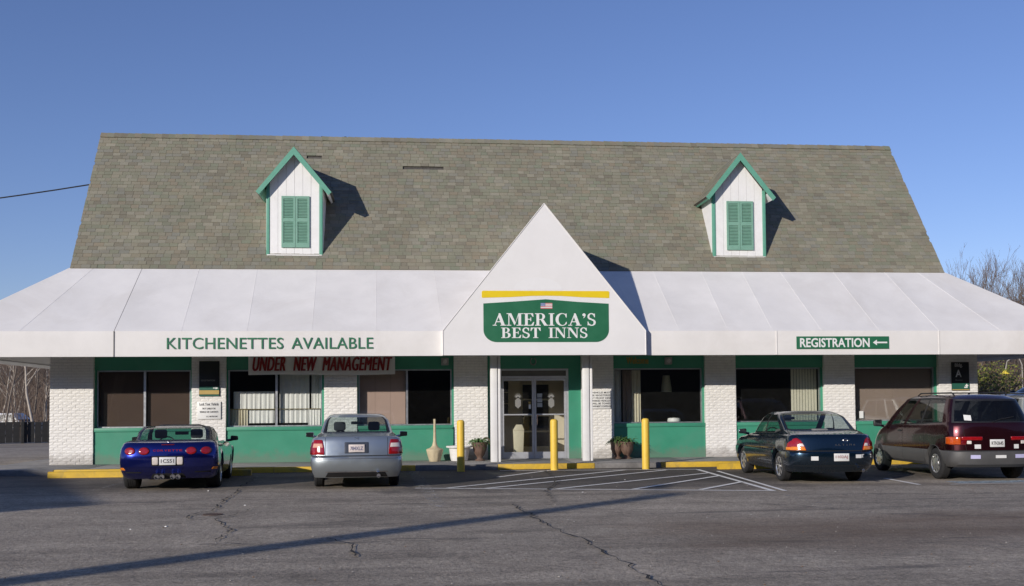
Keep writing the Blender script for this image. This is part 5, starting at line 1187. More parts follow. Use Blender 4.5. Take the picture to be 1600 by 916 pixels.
def sedan(label, cat, loc, rz, P):
    """four-door saloon; P holds the measured profile of each one"""
    c = Car(P.get('name', 'parked_sedan'), label, cat, loc, rz, 'cars parked nose-in along the kerb' if P.get('row', True) else None)
    L, wb, ro, W = P['L'], P['wb'], P['ro'], P['W'] / 2; R = P.get('arch', .345); zc = P.get('r', .305)
    sh = Shell(ro, L, wb, R, zc, .22); y0, y1 = -ro, L - ro
    zs = P['zs']   # shoulder height along y
    n = lambda f: [(y, .66 + (z - .66) * f) for y, z in zs]
    cr, pr = P.get('cr', .30), P.get('pr', 3.6)
    K = dict(cr=cr, pr=pr, arch=True)
    sh.ring('sill', W - .07, .23, .14, .10, lip=0.0, **K)
    sh.ring('low', W - .03, P.get('zb', .34), .05, .06, lip=.012, **K)
    sh.ring('bump1', W - .01, .44, .012, .02, lip=.02, **K)
    sh.ring('bump2', W, .55, .0, .0, lip=.026, **K)
    sh.ring('bump3', W - .002, .615, .012, .0, lip=.03, **K)
    sh.ring('bump_top', W - .004, .632, .035, .02, lip=.032, **K)
    sh.ring('gap', W - .012, .645, P['step'], .05, lip=.034, **K)
    sh.ring('deck0', W - .006, .662, P['step'] + .004, .06, lip=.036, **K)
    sh.ring('deck1', W - .002, n(.40), P['step'] + .03, .10, lip=.038, **K)
    sh.ring('deck2', W - .014, n(.72), P['step'] + .06, .17, **K)
    sh.ring('deck3', W - .042, n(.92), P['step'] + .085, .25, **K)
    sh.ring('lip', W - .078, n(.985), P['step'] + .11, .33, cr=cr, pr=pr)
    sh.ring('shoulder', W - .105, n(1.0), P['step'] + .16, .45, cr=cr, pr=pr)
    sh.mid('d1', .35, .025); sh.mid('d2', .7, .02)
    bw = P['belt_w']; rw = P['roof_w']
    sh.ring('belt', bw, P['zbelt'], P['rw0'], L - P['ws0'], cr=.20, pr=3.0, cf=.36, pf=2.4, bow=.07, bowf=.16, barrel=.03)
    sh.mid('seal0', .045); sh.mid('g1', .30, .03, .03); sh.mid('g2', .62, .06, .05); sh.mid('seal1', .88, .05, .045)
    zr = P['zroof']
    sh.ring('roofedge', rw, [(y0 + P['rw1'], zr - .045), (y0 + P['rw1'] + .6, zr - .03), (y0 + P['ws1'] - .3, zr - .03), (y0 + P['ws1'], zr - .055)], P['rw1'], L - P['ws1'], cr=.16, pr=3.0, cf=.25, pf=2.4, bow=.05, bowf=.10, barrel=.02)
    sh.ring('roof1', rw * .86, [(y0 + P['rw1'], zr - .015), (y0 + P['rw1'] + .6, zr - .004), (y0 + P['ws1'] - .3, zr - .004), (y0 + P['ws1'], zr - .02)], P['rw1'] + .07, L - P['ws1'] + .08, cr=.2, pr=2.6, cf=.25, pf=2.4, bow=.05, bowf=.1)
    sh.ring('roof2', rw * .5, [(y0 + P['rw1'], zr), (y0 + P['ws1'], zr)], P['rw1'] + .25, L - P['ws1'] + .25, cr=.2, pr=2.4, cf=.25, pf=2.4)
    sh.finish(); N = sh.names; ix = N.index
    nr, ns = sh.nr, sh.ns
    door_y = P['doors']; cB = sh.col('belt', P['bpill']); cA = sh.col('belt', P['apill']); cC = sh.col('belt', P['cpill'])
    dcols = [sh.col('bump2', y) for y in door_y]
    rg = P.get('rg', 9)
    def classify(k, ci, left):
        sd = 'l' if left else 'r'
        if k < ix('gap'):
            if ci < nr + 1: return ('bumper', 'bumper')
            if k >= ix('low') and dcols[0] <= ci < dcols[1]: return ('door:rear' + sd, 'paint')
            if k >= ix('low') and dcols[1] <= ci < dcols[2]: return ('door:front' + sd, 'paint')
            return ('body', 'paint')
        if k == ix('gap') and ci < nr + 2: return ('bumper_gap', 'gap')
        if k < ix('belt'):
            if k < ix('lip') and dcols[0] <= ci < dcols[1]: return ('door:rear' + sd, 'paint')
            if k < ix('lip') and dcols[1] <= ci < dcols[2]: return ('door:front' + sd, 'paint')
            if ci < 8: return ('trunk_lid', 'paint')
            return ('body', 'paint')
        if k < ix('roofedge'):
            glassrow = ix('seal0') <= k < ix('seal1')
            if ci < rg: return ('rear_window', 'glass') if glassrow and ci < rg - 1 else ('window_seal', 'seal') if k < ix('seal1') else ('roof', 'roof')
            if k >= ix('seal1'): return ('roof', 'roof')
            if cC <= ci < cB - 1: return ('side_window:r' + sd, 'sglass') if glassrow else ('window_seal', 'seal')
            if cB - 1 <= ci < cB + 1: return ('window_seal', 'seal')
            if cB + 1 <= ci < cA: return ('side_window:f' + sd, 'sglass') if glassrow else ('window_seal', 'seal')
            if ci >= nr + ns + 4: return ('windscreen', 'glass') if glassrow else ('window_seal', 'seal')
            return ('body', 'paint')
        return ('roof', 'roof')
    m = P['paint']
    c.shell(sh, classify, dict(paint=m, roof=P.get('roofm', m), bumper=m, gap=P.get('gapm', DARK), glass=P.get('glass', CAR_GLASS), sglass=P.get('sglass', CAR_GLASS), seal=BLACK_PLASTIC, underbody=UNDERBODY))
    # panel gaps along the doors and boot
    for side in ('left', 'right'):
        zt = interp(zs, 0.8) - .02
        for y in door_y: c.seam([(y, .30), (y, zt)], side)
        c.seam([(door_y[0], .30), (door_y[2], .30)], side)
        if P.get('mould'): c.seam([(door_y[0] + .03, P['mould']), (door_y[2] - .02, P['mould'])], side, .03, P.get('mouldm', m), 'side_moulding', off=.008)
    handles(c, P['handles'], P.get('handlem', BLACK_PLASTIC))
    return c, sh

# ---- silver-grey four-door saloon beside the entrance bay
P = dict(L=4.67, wb=2.715, ro=1.07, W=1.785, step=.055, zs=[(-1.1, 1.035), (-.3, 1.0), (.6, .955), (2.0, .935), (2.7, .89), (3.2, .78), (3.6, .64)], belt_w=.735, roof_w=.56,
         zbelt=[(-.2, 1.09), (.6, .985), (2.0, .965), (2.6, .97)], zroof=1.455, rw0=.86, rw1=1.47, ws1=2.62, ws0=3.45, doors=(.36, 1.22, 2.28), bpill=1.16, apill=2.02, cpill=.02, handles=[(.55, .83), (1.42, .82)],
         paint=paint_mat('silver_blue_paint', (0.335, 0.375, 0.40), .75, .34), rg=9, mould=.56, name='parked_sedan', glass=CAR_GLASS)
c, sh = sedan('silver grey four-door sedan seen from behind with grey mirrors and a centred plate', 'car', (-4.47, -6.96, 0), radians(2.6), P)
add_wheels(c, 1.49, 2.715, .305, .195, .185, 'steel', mat('steel_wheel', (0.3, 0.3, 0.3), .5, .5))
interior(c, 1.35, .48, .62, .95, 2.05, SEAT, rear=.12, shelf=(-.36, .1, .985))
for sx in (-1, 1):
    q = [(sx * .615, .675), (sx * .872, .675), (sx * .868, .80), (sx * .82, .965), (sx * .655, .965), (sx * .625, .82)]
    v = lambda u, z, sx=sx: ((u + sx * 2.2, -8.8, z), (-sx * 2.2, 8.0, 0))
    tl = c.decal('tail_light', rounded([(u, z) for u, z in q], .02, 2), LENS_RED, 'rear', .003, .02)
    c.decal('lens', [(sx * .645, .815), (sx * .845, .815), (sx * .825, .895), (sx * .66, .895)], LENS_SALMON if sx < 0 else LENS_CLEAR, 'rear', .014, .014, parent=tl)
    # the lamp continues round the corner
    w_ = c.decal('lens', rounded([(-.90, .675), (-.76, .675), (-.80, .92), (-.885, .93)], .02, 2), LENS_DKRED, 'right' if sx > 0 else 'left', .003, .015, parent=tl)
rcs = c.decal('plate_recess', rounded([(-.235, .70), (.235, .70), (.235, .915), (-.235, .915)], .015, 2), mat('recess_shade', (0.07, 0.08, 0.10), .4, .4), 'rear', .002, .004)
plate(c, 0.0, .795, '784XLZ', mat('peach_plate', (0.70, 0.62, 0.58), .4, var=.12, scale=25), mat('plate_blue_ink', (0.12, 0.13, 0.25), .6), out=.018)
MB().tube([(-.03, c.rear_y(0, .985) - .008, .965), (-.036, c.rear_y(0, .985) - .006, 1.01), (.0, c.rear_y(0, .985) - .006, .985), (.036, c.rear_y(0, .985) - .006, 1.01), (.03, c.rear_y(0, .985) - .008, .965)], .006, 6).build('badge', CHROME, c.root)
c.seam([(-.60, .665), (-.60, 1.0)], 'rear', .008); c.seam([(.60, .665), (.60, 1.0)], 'rear', .008)
c.seam([(-.84, .60), (.84, .60)], 'rear', .012, mat('bumper_line', (0.05, 0.055, 0.07), .5), 'bumper_groove'); c.seam([(-.60, .345), (.60, .345)], 'rear', .014, CHROME, 'bumper_trim', off=.01)
c.decal('valance', [(-.6, .24), (.6, .24), (.55, .335), (-.55, .335)], BLACK_PLASTIC, 'rear', .004, .004)
mirrors(c, 2.06, .99, MATS['silver_blue_paint'])
MB().lathe([(.035, -.06), (.038, .10), (.03, .10), (.03, 0)], seg=14).build('exhaust_pipe', CHROME, c.root).matrix_local = Matrix.Translation((.42, -1.02, .27)) @ Matrix.Rotation(pi / 2, 4, 'X')
MB().box(.25, .62, -.85, -.55, .22, .36).build('muffler', mat('muffler_steel', (0.16, .13, .11), .6, .5), c.root, bevel=.05)
MB().box(-.13, .13, 1.92, 1.95, 1.21, 1.275).build('rear_view_mirror', BLACK_PLASTIC, c.root, bevel=.015)

# ---- navy saloon at the right
P = dict(L=4.66, wb=2.62, ro=1.05, W=1.755, step=.045, cr=.40, pr=2.9, zs=[(-1.1, .985), (-.3, .975), (.6, .945), (2.0, .915), (2.7, .86), (3.2, .74), (3.6, .60)], belt_w=.745, roof_w=.61,
         zbelt=[(-.25, 1.06), (.6, .975), (2.0, .945), (2.6, .95)], zroof=1.44, rw0=.70, rw1=1.50, ws1=2.55, ws0=3.50, doors=(.34, 1.16, 2.22), bpill=1.10, apill=2.0, cpill=.10, handles=[(.50, .80), (1.32, .79)],
         paint=paint_mat('navy_paint', (0.006, 0.022, 0.042), .75, .27), rg=10, name='parked_sedan')
c, sh = sedan('dark navy four-door sedan with amber and red tail lights and small bumper stickers', 'car', (5.05, -7.38, 0), radians(-2.0), P)
add_wheels(c, 1.48, 2.62, .305, .195, .20, 'seven')
interior(c, 1.30, .47, .62, .94, 2.0, SEAT_GREY, rear=.08, shelf=(-.42, .1, .975), hr=False)
for sx in (-1, 1):
    q = [(sx * .845, .665), (sx * .565, .665), (sx * .60, .76), (sx * .66, .87), (sx * .72, .915), (sx * .785, .895), (sx * .83, .80)]
    tl = c.decal('tail_light', rounded(q, .02, 2), LENS_RED, 'rear', .003, .018)
    c.decal('lens', [(sx * .84, .67), (sx * .58, .67), (sx * .605, .74), (sx * .84, .74)], LENS_AMBER, 'rear', .012, .014, parent=tl)
    c.decal('lens', [(sx * .71, .745), (sx * .605, .745), (sx * .635, .805), (sx * .70, .805)], LENS_CLEAR, 'rear', .012, .014, parent=tl)
    c.decal('lens', rounded([(-.86, .67), (-.64, .67), (-.68, .80), (-.80, .89)], .02, 2), LENS_RED, 'right' if sx > 0 else 'left', .003, .015, parent=tl)
    c.decal('lens', rounded([(-.86, .67), (-.63, .67), (-.635, .725), (-.86, .735)], .01, 2), LENS_AMBER, 'right' if sx > 0 else 'left', .010, .014, parent=tl)
plate(c, .10, .53, '1102AJ', PLATE, mat('plate_red_ink', (0.3, .12, .12), .6), out=.014)
for x0, x1, z0, z1, tx in ((-.50, -.36, .47, .55, 'UC'), (.40, .52, .51, .58, 'UC'), (.53, .76, .52, .585, 'BLUE RIDGE')):
    yy = min(c.rear_y(x0, .53), c.rear_y(x1, .53)) - .006
    MB().hexa([(x0, c.rear_y(x0, .53) - .005, z0), (x1, c.rear_y(x1, .53) - .005, z0), (x1, c.rear_y(x1, .53) + .004, z0), (x0, c.rear_y(x0, .53) + .004, z0), (x0, c.rear_y(x0, .53) - .005, z1), (x1, c.rear_y(x1, .53) - .005, z1), (x1, c.rear_y(x1, .53) + .004, z1), (x0, c.rear_y(x0, .53) + .004, z1)]).build('bumper_sticker', PLATE, c.root)
yb_ = c.rear_y(.2, .77) - .003
for ch, x in zip('ALTIMA', [.02 + k * .075 for k in range(6)]): lettering(ch, x, c.rear_y(x, .775) - .004, .755, c.root, CHROME, name='badge_letter', size=.05, height=.036, width=.045 if ch != 'I' else .010)
MB().tube([(.22 + .045 * cos(a), c.rear_y(.22, .86) - .004, .86 + .03 * sin(a)) for a in [2 * pi * k / 18 for k in range(19)]], .006, 6).build('badge', CHROME, c.root)
MB().box(.14, .30, c.rear_y(.22, .86) - .008, c.rear_y(.22, .86), .853, .867).build('badge', CHROME, c.root)
c.seam([(-.555, .655), (-.70, .95)], 'rear', .006); c.seam([(.555, .655), (.70, .95)], 'rear', .006); c.seam([(-.86, .36), (.86, .36)], 'rear', .01, None, 'bumper_groove')
mirrors(c, 2.02, .985, MATS['navy_paint'])
MB().lathe([(.028, -.06), (.03, .10), (.024, .10), (.024, 0)], seg=14).build('exhaust_pipe', CHROME, c.root).matrix_local = Matrix.Translation((.52, -1.0, .27)) @ Matrix.Rotation(pi / 2, 4, 'X')
MB().box(-.12, .12, 1.78, 1.81, 1.24, 1.30).build('rear_view_mirror', BLACK_PLASTIC, c.root, bevel=.015)
MB().box(-.25, .10, -.38, -.10, .98, 1.08).build('folded_cloth', SEAT_GREY, c.root, bevel=.03)

# ---- blue sports coupe at the left
BLUE = paint_mat('electric_blue_paint', (0.010, 0.018, 0.18), .9, .24)
c = Car('sports_car', 'electric blue two-door sports coupe with four round red tail lights', 'car', (-8.14, -6.72, 0), radians(4.6), 'cars parked nose-in along the kerb')
sh = Shell(.92, 4.56, 2.655, .37, .325, .18); K = dict(cr=.34, pr=3.2, arch=True); W = .935
zs = [(-.95, .925), (-.4, .955), (.3, .90), (1.4, .82), (2.4, .84), (2.9, .77), (3.5, .58)]
n = lambda f: [(y, .58 + (z - .58) * f) for y, z in zs]
sh.ring('sill', W - .12, [(-.9, .235), (-.3, .21), (.4, .17)], .20, .10, **K); sh.ring('low', W - .05, [(-.9, .285), (0, .25)], .15, .05, lip=.012, **K); sh.ring('b1', W - .02, .37, .075, .0, lip=.02, **K); sh.ring('b2', W - .004, .47, .03, .0, lip=.026, **K)
sh.ring('b3', W, .60, .0, .02, lip=.03, **K); sh.ring('d1', W - .004, n(.35), .010, .08, lip=.034, **K); sh.ring('d2', W - .022, n(.66), .035, .18, lip=.038, **K); sh.ring('d3', W - .062, n(.90), .065, .32, lip=.04, **K)
sh.ring('lip', W - .10, n(.985), .10, .42, cr=.34, pr=3.2); sh.ring('shoulder', W - .14, n(1.01), .17, .55, cr=.34, pr=3.2); sh.mid('e1', .35, .03); sh.mid('e2', .7, .025)
sh.ring('belt', .75, [(-.35, .965), (.6, .92), (1.6, .87), (2.2, .88)], .56, 4.56 - 3.02, cr=.30, pr=2.6, cf=.4, pf=2.3, bow=.08, bowf=.22, barrel=.05)
sh.mid('seal0', .05); sh.mid('g1', .30, .14, .07); sh.mid('g2', .62, .16, .09); sh.mid('seal1', .84, .09, .06)
sh.ring('roofedge', .50, [(.55, 1.18), (1.2, 1.22), (1.6, 1.20)], 1.42, 4.56 - 2.36, cr=.2, pr=2.6, cf=.25, pf=2.4, bow=.06, bowf=.1, barrel=.03)
sh.ring('r1', .40, [(.6, 1.225), (1.2, 1.255), (1.6, 1.23)], 1.52, 4.56 - 2.28, cr=.2, pr=2.4, cf=.25, pf=2.4, bow=.05, bowf=.1); sh.ring('r2', .2, [(.7, 1.25), (1.6, 1.25)], 1.7, 4.56 - 2.1, cr=.15, pr=2.2, cf=.15, pf=2.2)
sh.finish(); ix = sh.names.index; nr, ns = sh.nr, sh.ns; dc = [sh.col('b3', 0.62), sh.col('b3', 1.98)]; cA = sh.col('belt', 1.75); cC = sh.col('belt', .55)
def cls(k, ci, left):
    sd = 'l' if left else 'r'
    if k < ix('belt'):
        if ix('low') <= k < ix('lip') and dc[0] <= ci < dc[1]: return ('door:' + sd, 'paint')
        if k < ix('b2') and ci < nr: return ('bumper', 'paint')
        return ('body', 'paint')
    if k < ix('roofedge'):
        g = ix('seal0') <= k < ix('seal1')
        if ci < 11: return ('rear_window', 'glass') if g and ci < 8 else ('roof_pillar', 'pillar')
        if cC <= ci < cA: return ('side_window:' + sd, 'glass') if g else ('window_seal', 'seal')
        if ci >= nr + ns + 4: return ('windscreen', 'glass') if g else ('window_seal', 'seal')
        return ('roof_pillar', 'pillar')
    return ('roof', 'roof')
BLK = mat('dark_roof_paint', (0.010, 0.012, 0.03), .28, .3, var=.1, spec=.4)
c.shell(sh, cls, dict(paint=BLUE, glass=CAR_GLASS, seal=BLACK_PLASTIC, roof=BLK, pillar=BLK, underbody=UNDERBODY))
add_wheels(c, 1.575, 2.655, .325, .275, .22, 'five', RIM, .245)
interior(c, 1.05, .36, .62, .86, 1.75, SEAT, shelf=(-.25, .75, .80))
for sx in (-1, 1):
    for x in (.44, .715):
        tl = c.decal('tail_light', [(sx * x + .108 * cos(a), .775 + .078 * sin(a)) for a in [2 * pi * k / 28 for k in range(28)]], mat('lamp_bezel', (0.01, .01, .03), .3), 'rear', .001, .006)
        c.decal('lens', [(sx * x + .098 * cos(a), .775 + .070 * sin(a)) for a in [2 * pi * k / 28 for k in range(28)]], LENS_RED, 'rear', .006, .02, parent=tl)
    c.decal('reverse_light', rounded([(sx * .175, .505), (sx * .285, .505), (sx * .285, .655), (sx * .175, .655)], .02, 2), LENS_CLEAR, 'rear', .006, .012)
    c.decal('side_marker', rounded([(-.74, .40), (-.62, .40), (-.62, .45), (-.74, .45)], .01, 2), LENS_AMBER, 'right' if sx > 0 else 'left', .002, .006)
    c.decal('bumper_slot', rounded([(sx * .50, .345), (sx * .80, .345), (sx * .80, .37), (sx * .50, .37)], .008, 2), DARK, 'rear', .001, .003)
c.decal('plate_recess', rounded([(-.30, .485), (.30, .485), (.30, .675), (-.30, .675)], .03, 3), DARK, 'rear', .001, .004)
plate(c, 0, .58, '1CS51', PLATE, INK, out=.012)
yt_ = c.rear_y(0, .79) - .004
for k, ch in enumerate('CORVETTE'): x = -.245 + k * .07; lettering(ch, x, c.rear_y(x, .79) - .004, .765, c.root, mat('red_badge', (0.32, .01, .02), .4), name='badge_letter', size=.05, width=.056, height=.036, bold=.02)
c.decal('brake_light', rounded([(-.12, .885), (.12, .885), (.12, .905), (-.12, .905)], .006, 2), LENS_DKRED, 'rear', .002, .006)
MB().lathe([(.05, -.004), (.05, .006), (.0, .01)], seg=18).build('emblem', CHROME, c.root).matrix_local = Matrix.Translation((0, -.66, .953))
for x in (-.20, -.10, .10, .20): MB().lathe([(.045, 0), (.047, .14), (.040, .14), (.040, 0.02)], seg=18).build('exhaust_tip', CHROME, c.root, smooth=40).matrix_local = Matrix.Translation((x, -.80, .275)) @ Matrix.Rotation(pi / 2, 4, 'X')
c.decal('exhaust_opening', rounded([(-.34, .24), (.34, .24), (.28, .335), (-.28, .335)], .03, 3), DARK, 'rear', .001, .003)
for s_ in ('left', 'right'):
    c.seam([(.62, .24), (.62, .80)], s_); c.seam([(1.98, .24), (1.98, .78)], s_)
    c.decal('side_vent', rounded([(1.98, .34), (2.14, .34), (2.22, .56), (2.05, .56)], .02, 2), DARK, s_, .001, .004)
mirrors(c, 1.86, .93, BLK, .18, .12)
MB().box(-.14, .14, 1.22, 1.25, 1.03, 1.10).build('rear_view_mirror', BLACK_PLASTIC, c.root, bevel=.015)

# ---- minivans
MAROON = paint_mat('maroon_paint', (0.040, 0.007, 0.011), .75, .28); MAROON.node_tree.nodes['Principled BSDF'].inputs['Coat Weight'].default_value = .45
def minivan(label, loc, rz, paint, clad, glass, txt, stickers=True, group='cars parked nose-in along the kerb'):
    c = Car('minivan', label, 'minivan', loc, rz, group)
    sh = Shell(.92, 4.75, 2.86, .36, .33, .25); K = dict(cr=.36, pr=3.0, arch=True, cf=.7, pf=2.2, bowf=.25); W = .90
    zs = [(-.95, 1.17), (0, 1.15), (1.5, 1.10), (2.4, 1.05), (3.0, .98), (3.6, .72)]
    n = lambda f: [(y, .64 + (z - .64) * f) for y, z in zs]
    sh.ring('sill', W - .08, .28, .12, .1, **K); sh.ring('low', W - .03, .34, .03, .05, lip=.012, **K); sh.ring('b1', W - .005, .42, .005, .0, lip=.02, **K); sh.ring('b2', W, .52, .0, .0, lip=.026, **K)
    sh.ring('b3', W - .004, .595, .01, .0, lip=.03, **K); sh.ring('gap', W - .012, .61, .04, .03, lip=.032, **K); sh.ring('d0', W - .008, .625, .042, .04, lip=.034, **K); sh.ring('d1', W - .002, n(.3), .05, .10, lip=.038, **K); sh.ring('d2', W - .006, n(.6), .062, .18, **K); sh.ring('d3', W - .02, n(.88), .08, .28, **K)
    sh.ring('shoulder', W - .038, n(.985), .095, .36, cr=.36, pr=3.0, cf=.7, pf=2.2, bowf=.25); sh.mid('e1', .5, .01)
    sh.ring('belt', W - .05, [(-.8, 1.185), (1.5, 1.115), (2.5, 1.07), (3.2, 1.05)], .105, .62, cr=.34, pr=3.0, cf=.55, pf=2.2, bow=.05, bowf=.25, barrel=.01)
    sh.mid('seal0', .05); sh.mid('g1', .3, .02, .01); sh.mid('g2', .62, .02, .012); sh.mid('seal1', .92)
    sh.ring('roofedge', .70, [(-.6, 1.665), (.5, 1.70), (1.4, 1.69), (2.1, 1.62)], .30, 4.75 - 3.05, cr=.30, pr=2.8, cf=.4, pf=2.2, bow=.05, bowf=.15, barrel=.015)
    sh.ring('r1', .60, [(-.5, 1.725), (.5, 1.75), (1.4, 1.735), (2.0, 1.68)], .42, 4.75 - 2.9, cr=.3, pr=2.6, cf=.4, pf=2.2, bow=.05, bowf=.15); sh.ring('r2', .32, [(-.3, 1.765), (1.4, 1.765), (1.9, 1.74)], .7, 4.75 - 2.6, cr=.3, pr=2.4, cf=.3, pf=2.2)
    sh.finish(); ix = sh.names.index; nr, ns = sh.nr, sh.ns; dc = [sh.col('b2', .45), sh.col('b2', 1.5), sh.col('b2', 2.42)]
    cw = [sh.col('belt', y) for y in (-.28, .62, 1.42, 2.22, 2.62)]
    def cls(k, ci, left):
        sd = 'l' if left else 'r'
        if k < ix('gap'):
            if ci < nr + 1: return ('bumper', 'clad')
            if dc[0] <= ci < dc[2] and k >= ix('low'): return ('side_cladding:' + sd, 'clad')
            return ('lower_cladding', 'clad')
        if k == ix('gap') and ci < nr: return ('bumper_gap', 'gap')
        if k < ix('belt'):
            if ci < 9 and k >= ix('d0'): return ('tailgate', 'paint')
            if k < ix('shoulder') and dc[0] <= ci < dc[1] and not left: return ('door:sliding', 'paint')
            if k < ix('shoulder') and dc[1] <= ci < dc[2]: return ('door:front' + sd, 'paint')
            return ('body', 'paint')
        if k < ix('roofedge'):
            g = ix('seal0') <= k < ix('seal1')
            if ci < 10: return ('rear_window', 'rglass') if g and ci < 9 else ('window_seal', 'seal')
            for a, b_, t_ in ((cw[0], cw[1], 'q'), (cw[1] + 1, cw[2], 's'), (cw[2] + 2, cw[3], 'f')):
                if a <= ci < b_: return ('side_window:' + t_ + sd, 'glass') if g else ('window_seal', 'seal')
            if ci == cw[1]: return ('window_seal', 'seal')
            if ci >= nr + ns + 2: return ('windscreen', 'glass') if g else ('window_seal', 'seal')
            return ('body', 'paint')
        return ('roof', 'paint')
    c.shell(sh, cls, dict(paint=paint, clad=clad, gap=DARK, glass=glass[0], rglass=glass[1], roof=paint, seal=BLACK_PLASTIC, underbody=UNDERBODY))
    add_wheels(c, 1.56, 2.86, .325, .205, .195, 'holes')
    interior(c, 1.75, .62, .68, 1.06, 2.6, SEAT, rear=.55)
    for sx in (-1, 1):
        tl = c.decal('tail_light', rounded([(sx * .885, .735), (sx * .62, .735), (sx * .60, .825), (sx * .30, .825), (sx * .30, .905), (sx * .885, .905)], .012, 2), LENS_DKRED, 'rear', .003, .012)
        c.decal('lens', rounded([(sx * .30, .838), (sx * .70, .838), (sx * .70, .902), (sx * .30, .902)], .01, 2), LENS_RED, 'rear', .010, .012, parent=tl)
        c.decal('lens', rounded([(sx * .72, .745), (sx * .87, .745), (sx * .87, .895), (sx * .72, .895)], .01, 2), LENS_ORANGE, 'rear', .010, .012, parent=tl)
        c.decal('lens', rounded([(sx * .52, .755), (sx * .605, .755), (sx * .605, .82), (sx * .52, .82)], .01, 2), LENS_CLEAR, 'rear', .004, .012, parent=tl)
        c.decal('lens', rounded([(-.72, .74), (-.52, .75), (-.52, .89), (-.72, .90)], .01, 2), LENS_ORANGE, 'right' if sx > 0 else 'left', .003, .012, parent=tl)
    plate(c, .0, .77, txt, PLATE, INK, out=.014)
    if stickers:
        for x0, z0, w_, h_, col_ in ((-.46, .66, .12, .085, PLATE), (.36, .66, .10, .085, PLATE), (-.56, .46, .19, .075, mat('lilac_sticker', (0.50, .48, .70), .6)), (.36, .47, .22, .075, MATS['lilac_sticker']), (-.06, .47, .22, .06, PLATE)):
            yy = c.rear_y(x0 + w_ / 2, z0 + h_ / 2); ya, yb2 = c.rear_y(x0, z0 + h_ / 2), c.rear_y(x0 + w_, z0 + h_ / 2)
            MB().hexa([(x0, ya - .008, z0), (x0 + w_, yb2 - .008, z0), (x0 + w_, yb2 + .006, z0), (x0, ya + .006, z0), (x0, ya - .008, z0 + h_), (x0 + w_, yb2 - .008, z0 + h_), (x0 + w_, yb2 + .006, z0 + h_), (x0, ya + .006, z0 + h_)]).build('bumper_sticker', col_, c.root)
        q = [(-.60, 1.235), (-.47, 1.225), (-.465, 1.335), (-.595, 1.345)]; v_ = [(x, c.rear_y(x, z) - .006, z) for x, z in q]
        MB().hexa(v_ + [(x, y + .004, z) for x, y, z in v_]).build('window_sticker', PLATE, c.root, normals=True)
    MB().tube([(-.05, c.rear_y(0, 1.20) - .02, 1.20), (.10, c.rear_y(.1, 1.26) - .02, 1.25), (.42, c.rear_y(.4, 1.3) - .015, 1.30)], .010, 6).build('wiper', BLACK_PLASTIC, c.root)
    c.seam([(-.62, .63), (-.66, 1.17)], 'rear', .007); c.seam([(.62, .63), (.66, 1.17)], 'rear', .007)
    for s_ in ('left', 'right'):
        for y in (.45, 1.5, 2.42): c.seam([(y, .36), (y, 1.10)], s_)
        for z in (.40, .445, .49, .535): c.seam([(.42, z), (2.42, z)], s_, .006, mat('cladding_groove', (.09, .09, .09), .7), 'cladding_groove')
    for sx in (-1, 1):
        MB().tube([(sx * .56, -.25, 1.745), (sx * .56, -.15, 1.80), (sx * .56, 1.25, 1.80), (sx * .56, 1.4, 1.745)], .014, 8).build('roof_rail', BLACK_PLASTIC, c.root)
    for y in (.05, .6, 1.1): MB().tube([(-.56, y, 1.797), (.56, y, 1.797)], .012, 6).build('roof_bar', BLACK_PLASTIC, c.root)
    handles(c, [(1.62, .98)], BLACK_PLASTIC); mirrors(c, 2.52, 1.13, BLACK_PLASTIC, .20, .17)
    return c
CLAD = mat('grey_cladding', (0.075, 0.074, 0.074), .55, var=.1, scale=6, stain=(.08, .075, .07), stain_amt=.4)
minivan('maroon minivan with grey lower cladding, roof rack and stickers on the bumper', (8.45, -7.45, 0), radians(-1.5), MAROON, CLAD, (CAR_MID_GLASS, CAR_DARK_GLASS), 'RTN3645')
minivan('pale silver minivan parked beyond the maroon one, mostly hidden', (12.2, -3.9, 0), radians(-1.5), paint_mat('pale_silver_paint', (.34, .36, .35), .5, .3), CLAD, (CAR_GLASS, CAR_GLASS), 'BKL2201', False)


# ------------------------------------------------------------------ fence, poles, cable
FX = [(-34.0, 15.6), (-20.0, 22.3), (-12.0, 24.4)]
fence = thing('board_fence', 'low dark board fence with posts across the back of the side lot', 'fence', (0, 0, 0))
bmesh_board = MB().box(-0.145, 0.145, -0.011, 0.011, 0.03, 0.985).mesh('board', FENCE); pm = MB().box(-0.05, 0.05, -0.06, 0.06, -0.2, 1.03).mesh('post', FENCE)
rf2 = random.Random(21)
for (x0, y0), (x1, y1) in zip(FX, FX[1:]):
    d = Vector((x1 - x0, y1 - y0)); L = d.length; a = atan2(d.y, d.x); n = int(L / 0.30)
    for k in range(n):
        t = (k + .5) / n; o = link('board', bmesh_board, fence, loc=(x0 + d.x * t, y0 + d.y * t, ground_z(x0 + d.x * t, y0 + d.y * t) + rf2.uniform(-.012, .012))); o.rotation_euler = (0, 0, a + rf2.uniform(-.015, .015))
    for k in range(int(L / 2.4) + 1):
        t = k * 2.4 / L; o = link('post', pm, fence, loc=(x0 + d.x * t + sin(a) * .07, y0 + d.y * t - cos(a) * .07, ground_z(x0 + d.x * t, y0 + d.y * t))); o.rotation_euler = (0, 0, a)
    MB().tube([(x0, y0 + .03, .8 + ground_z(x0, y0)), (x1, y1 + .03, .8 + ground_z(x1, y1))], .035, 6).build('rail', FENCE, fence)

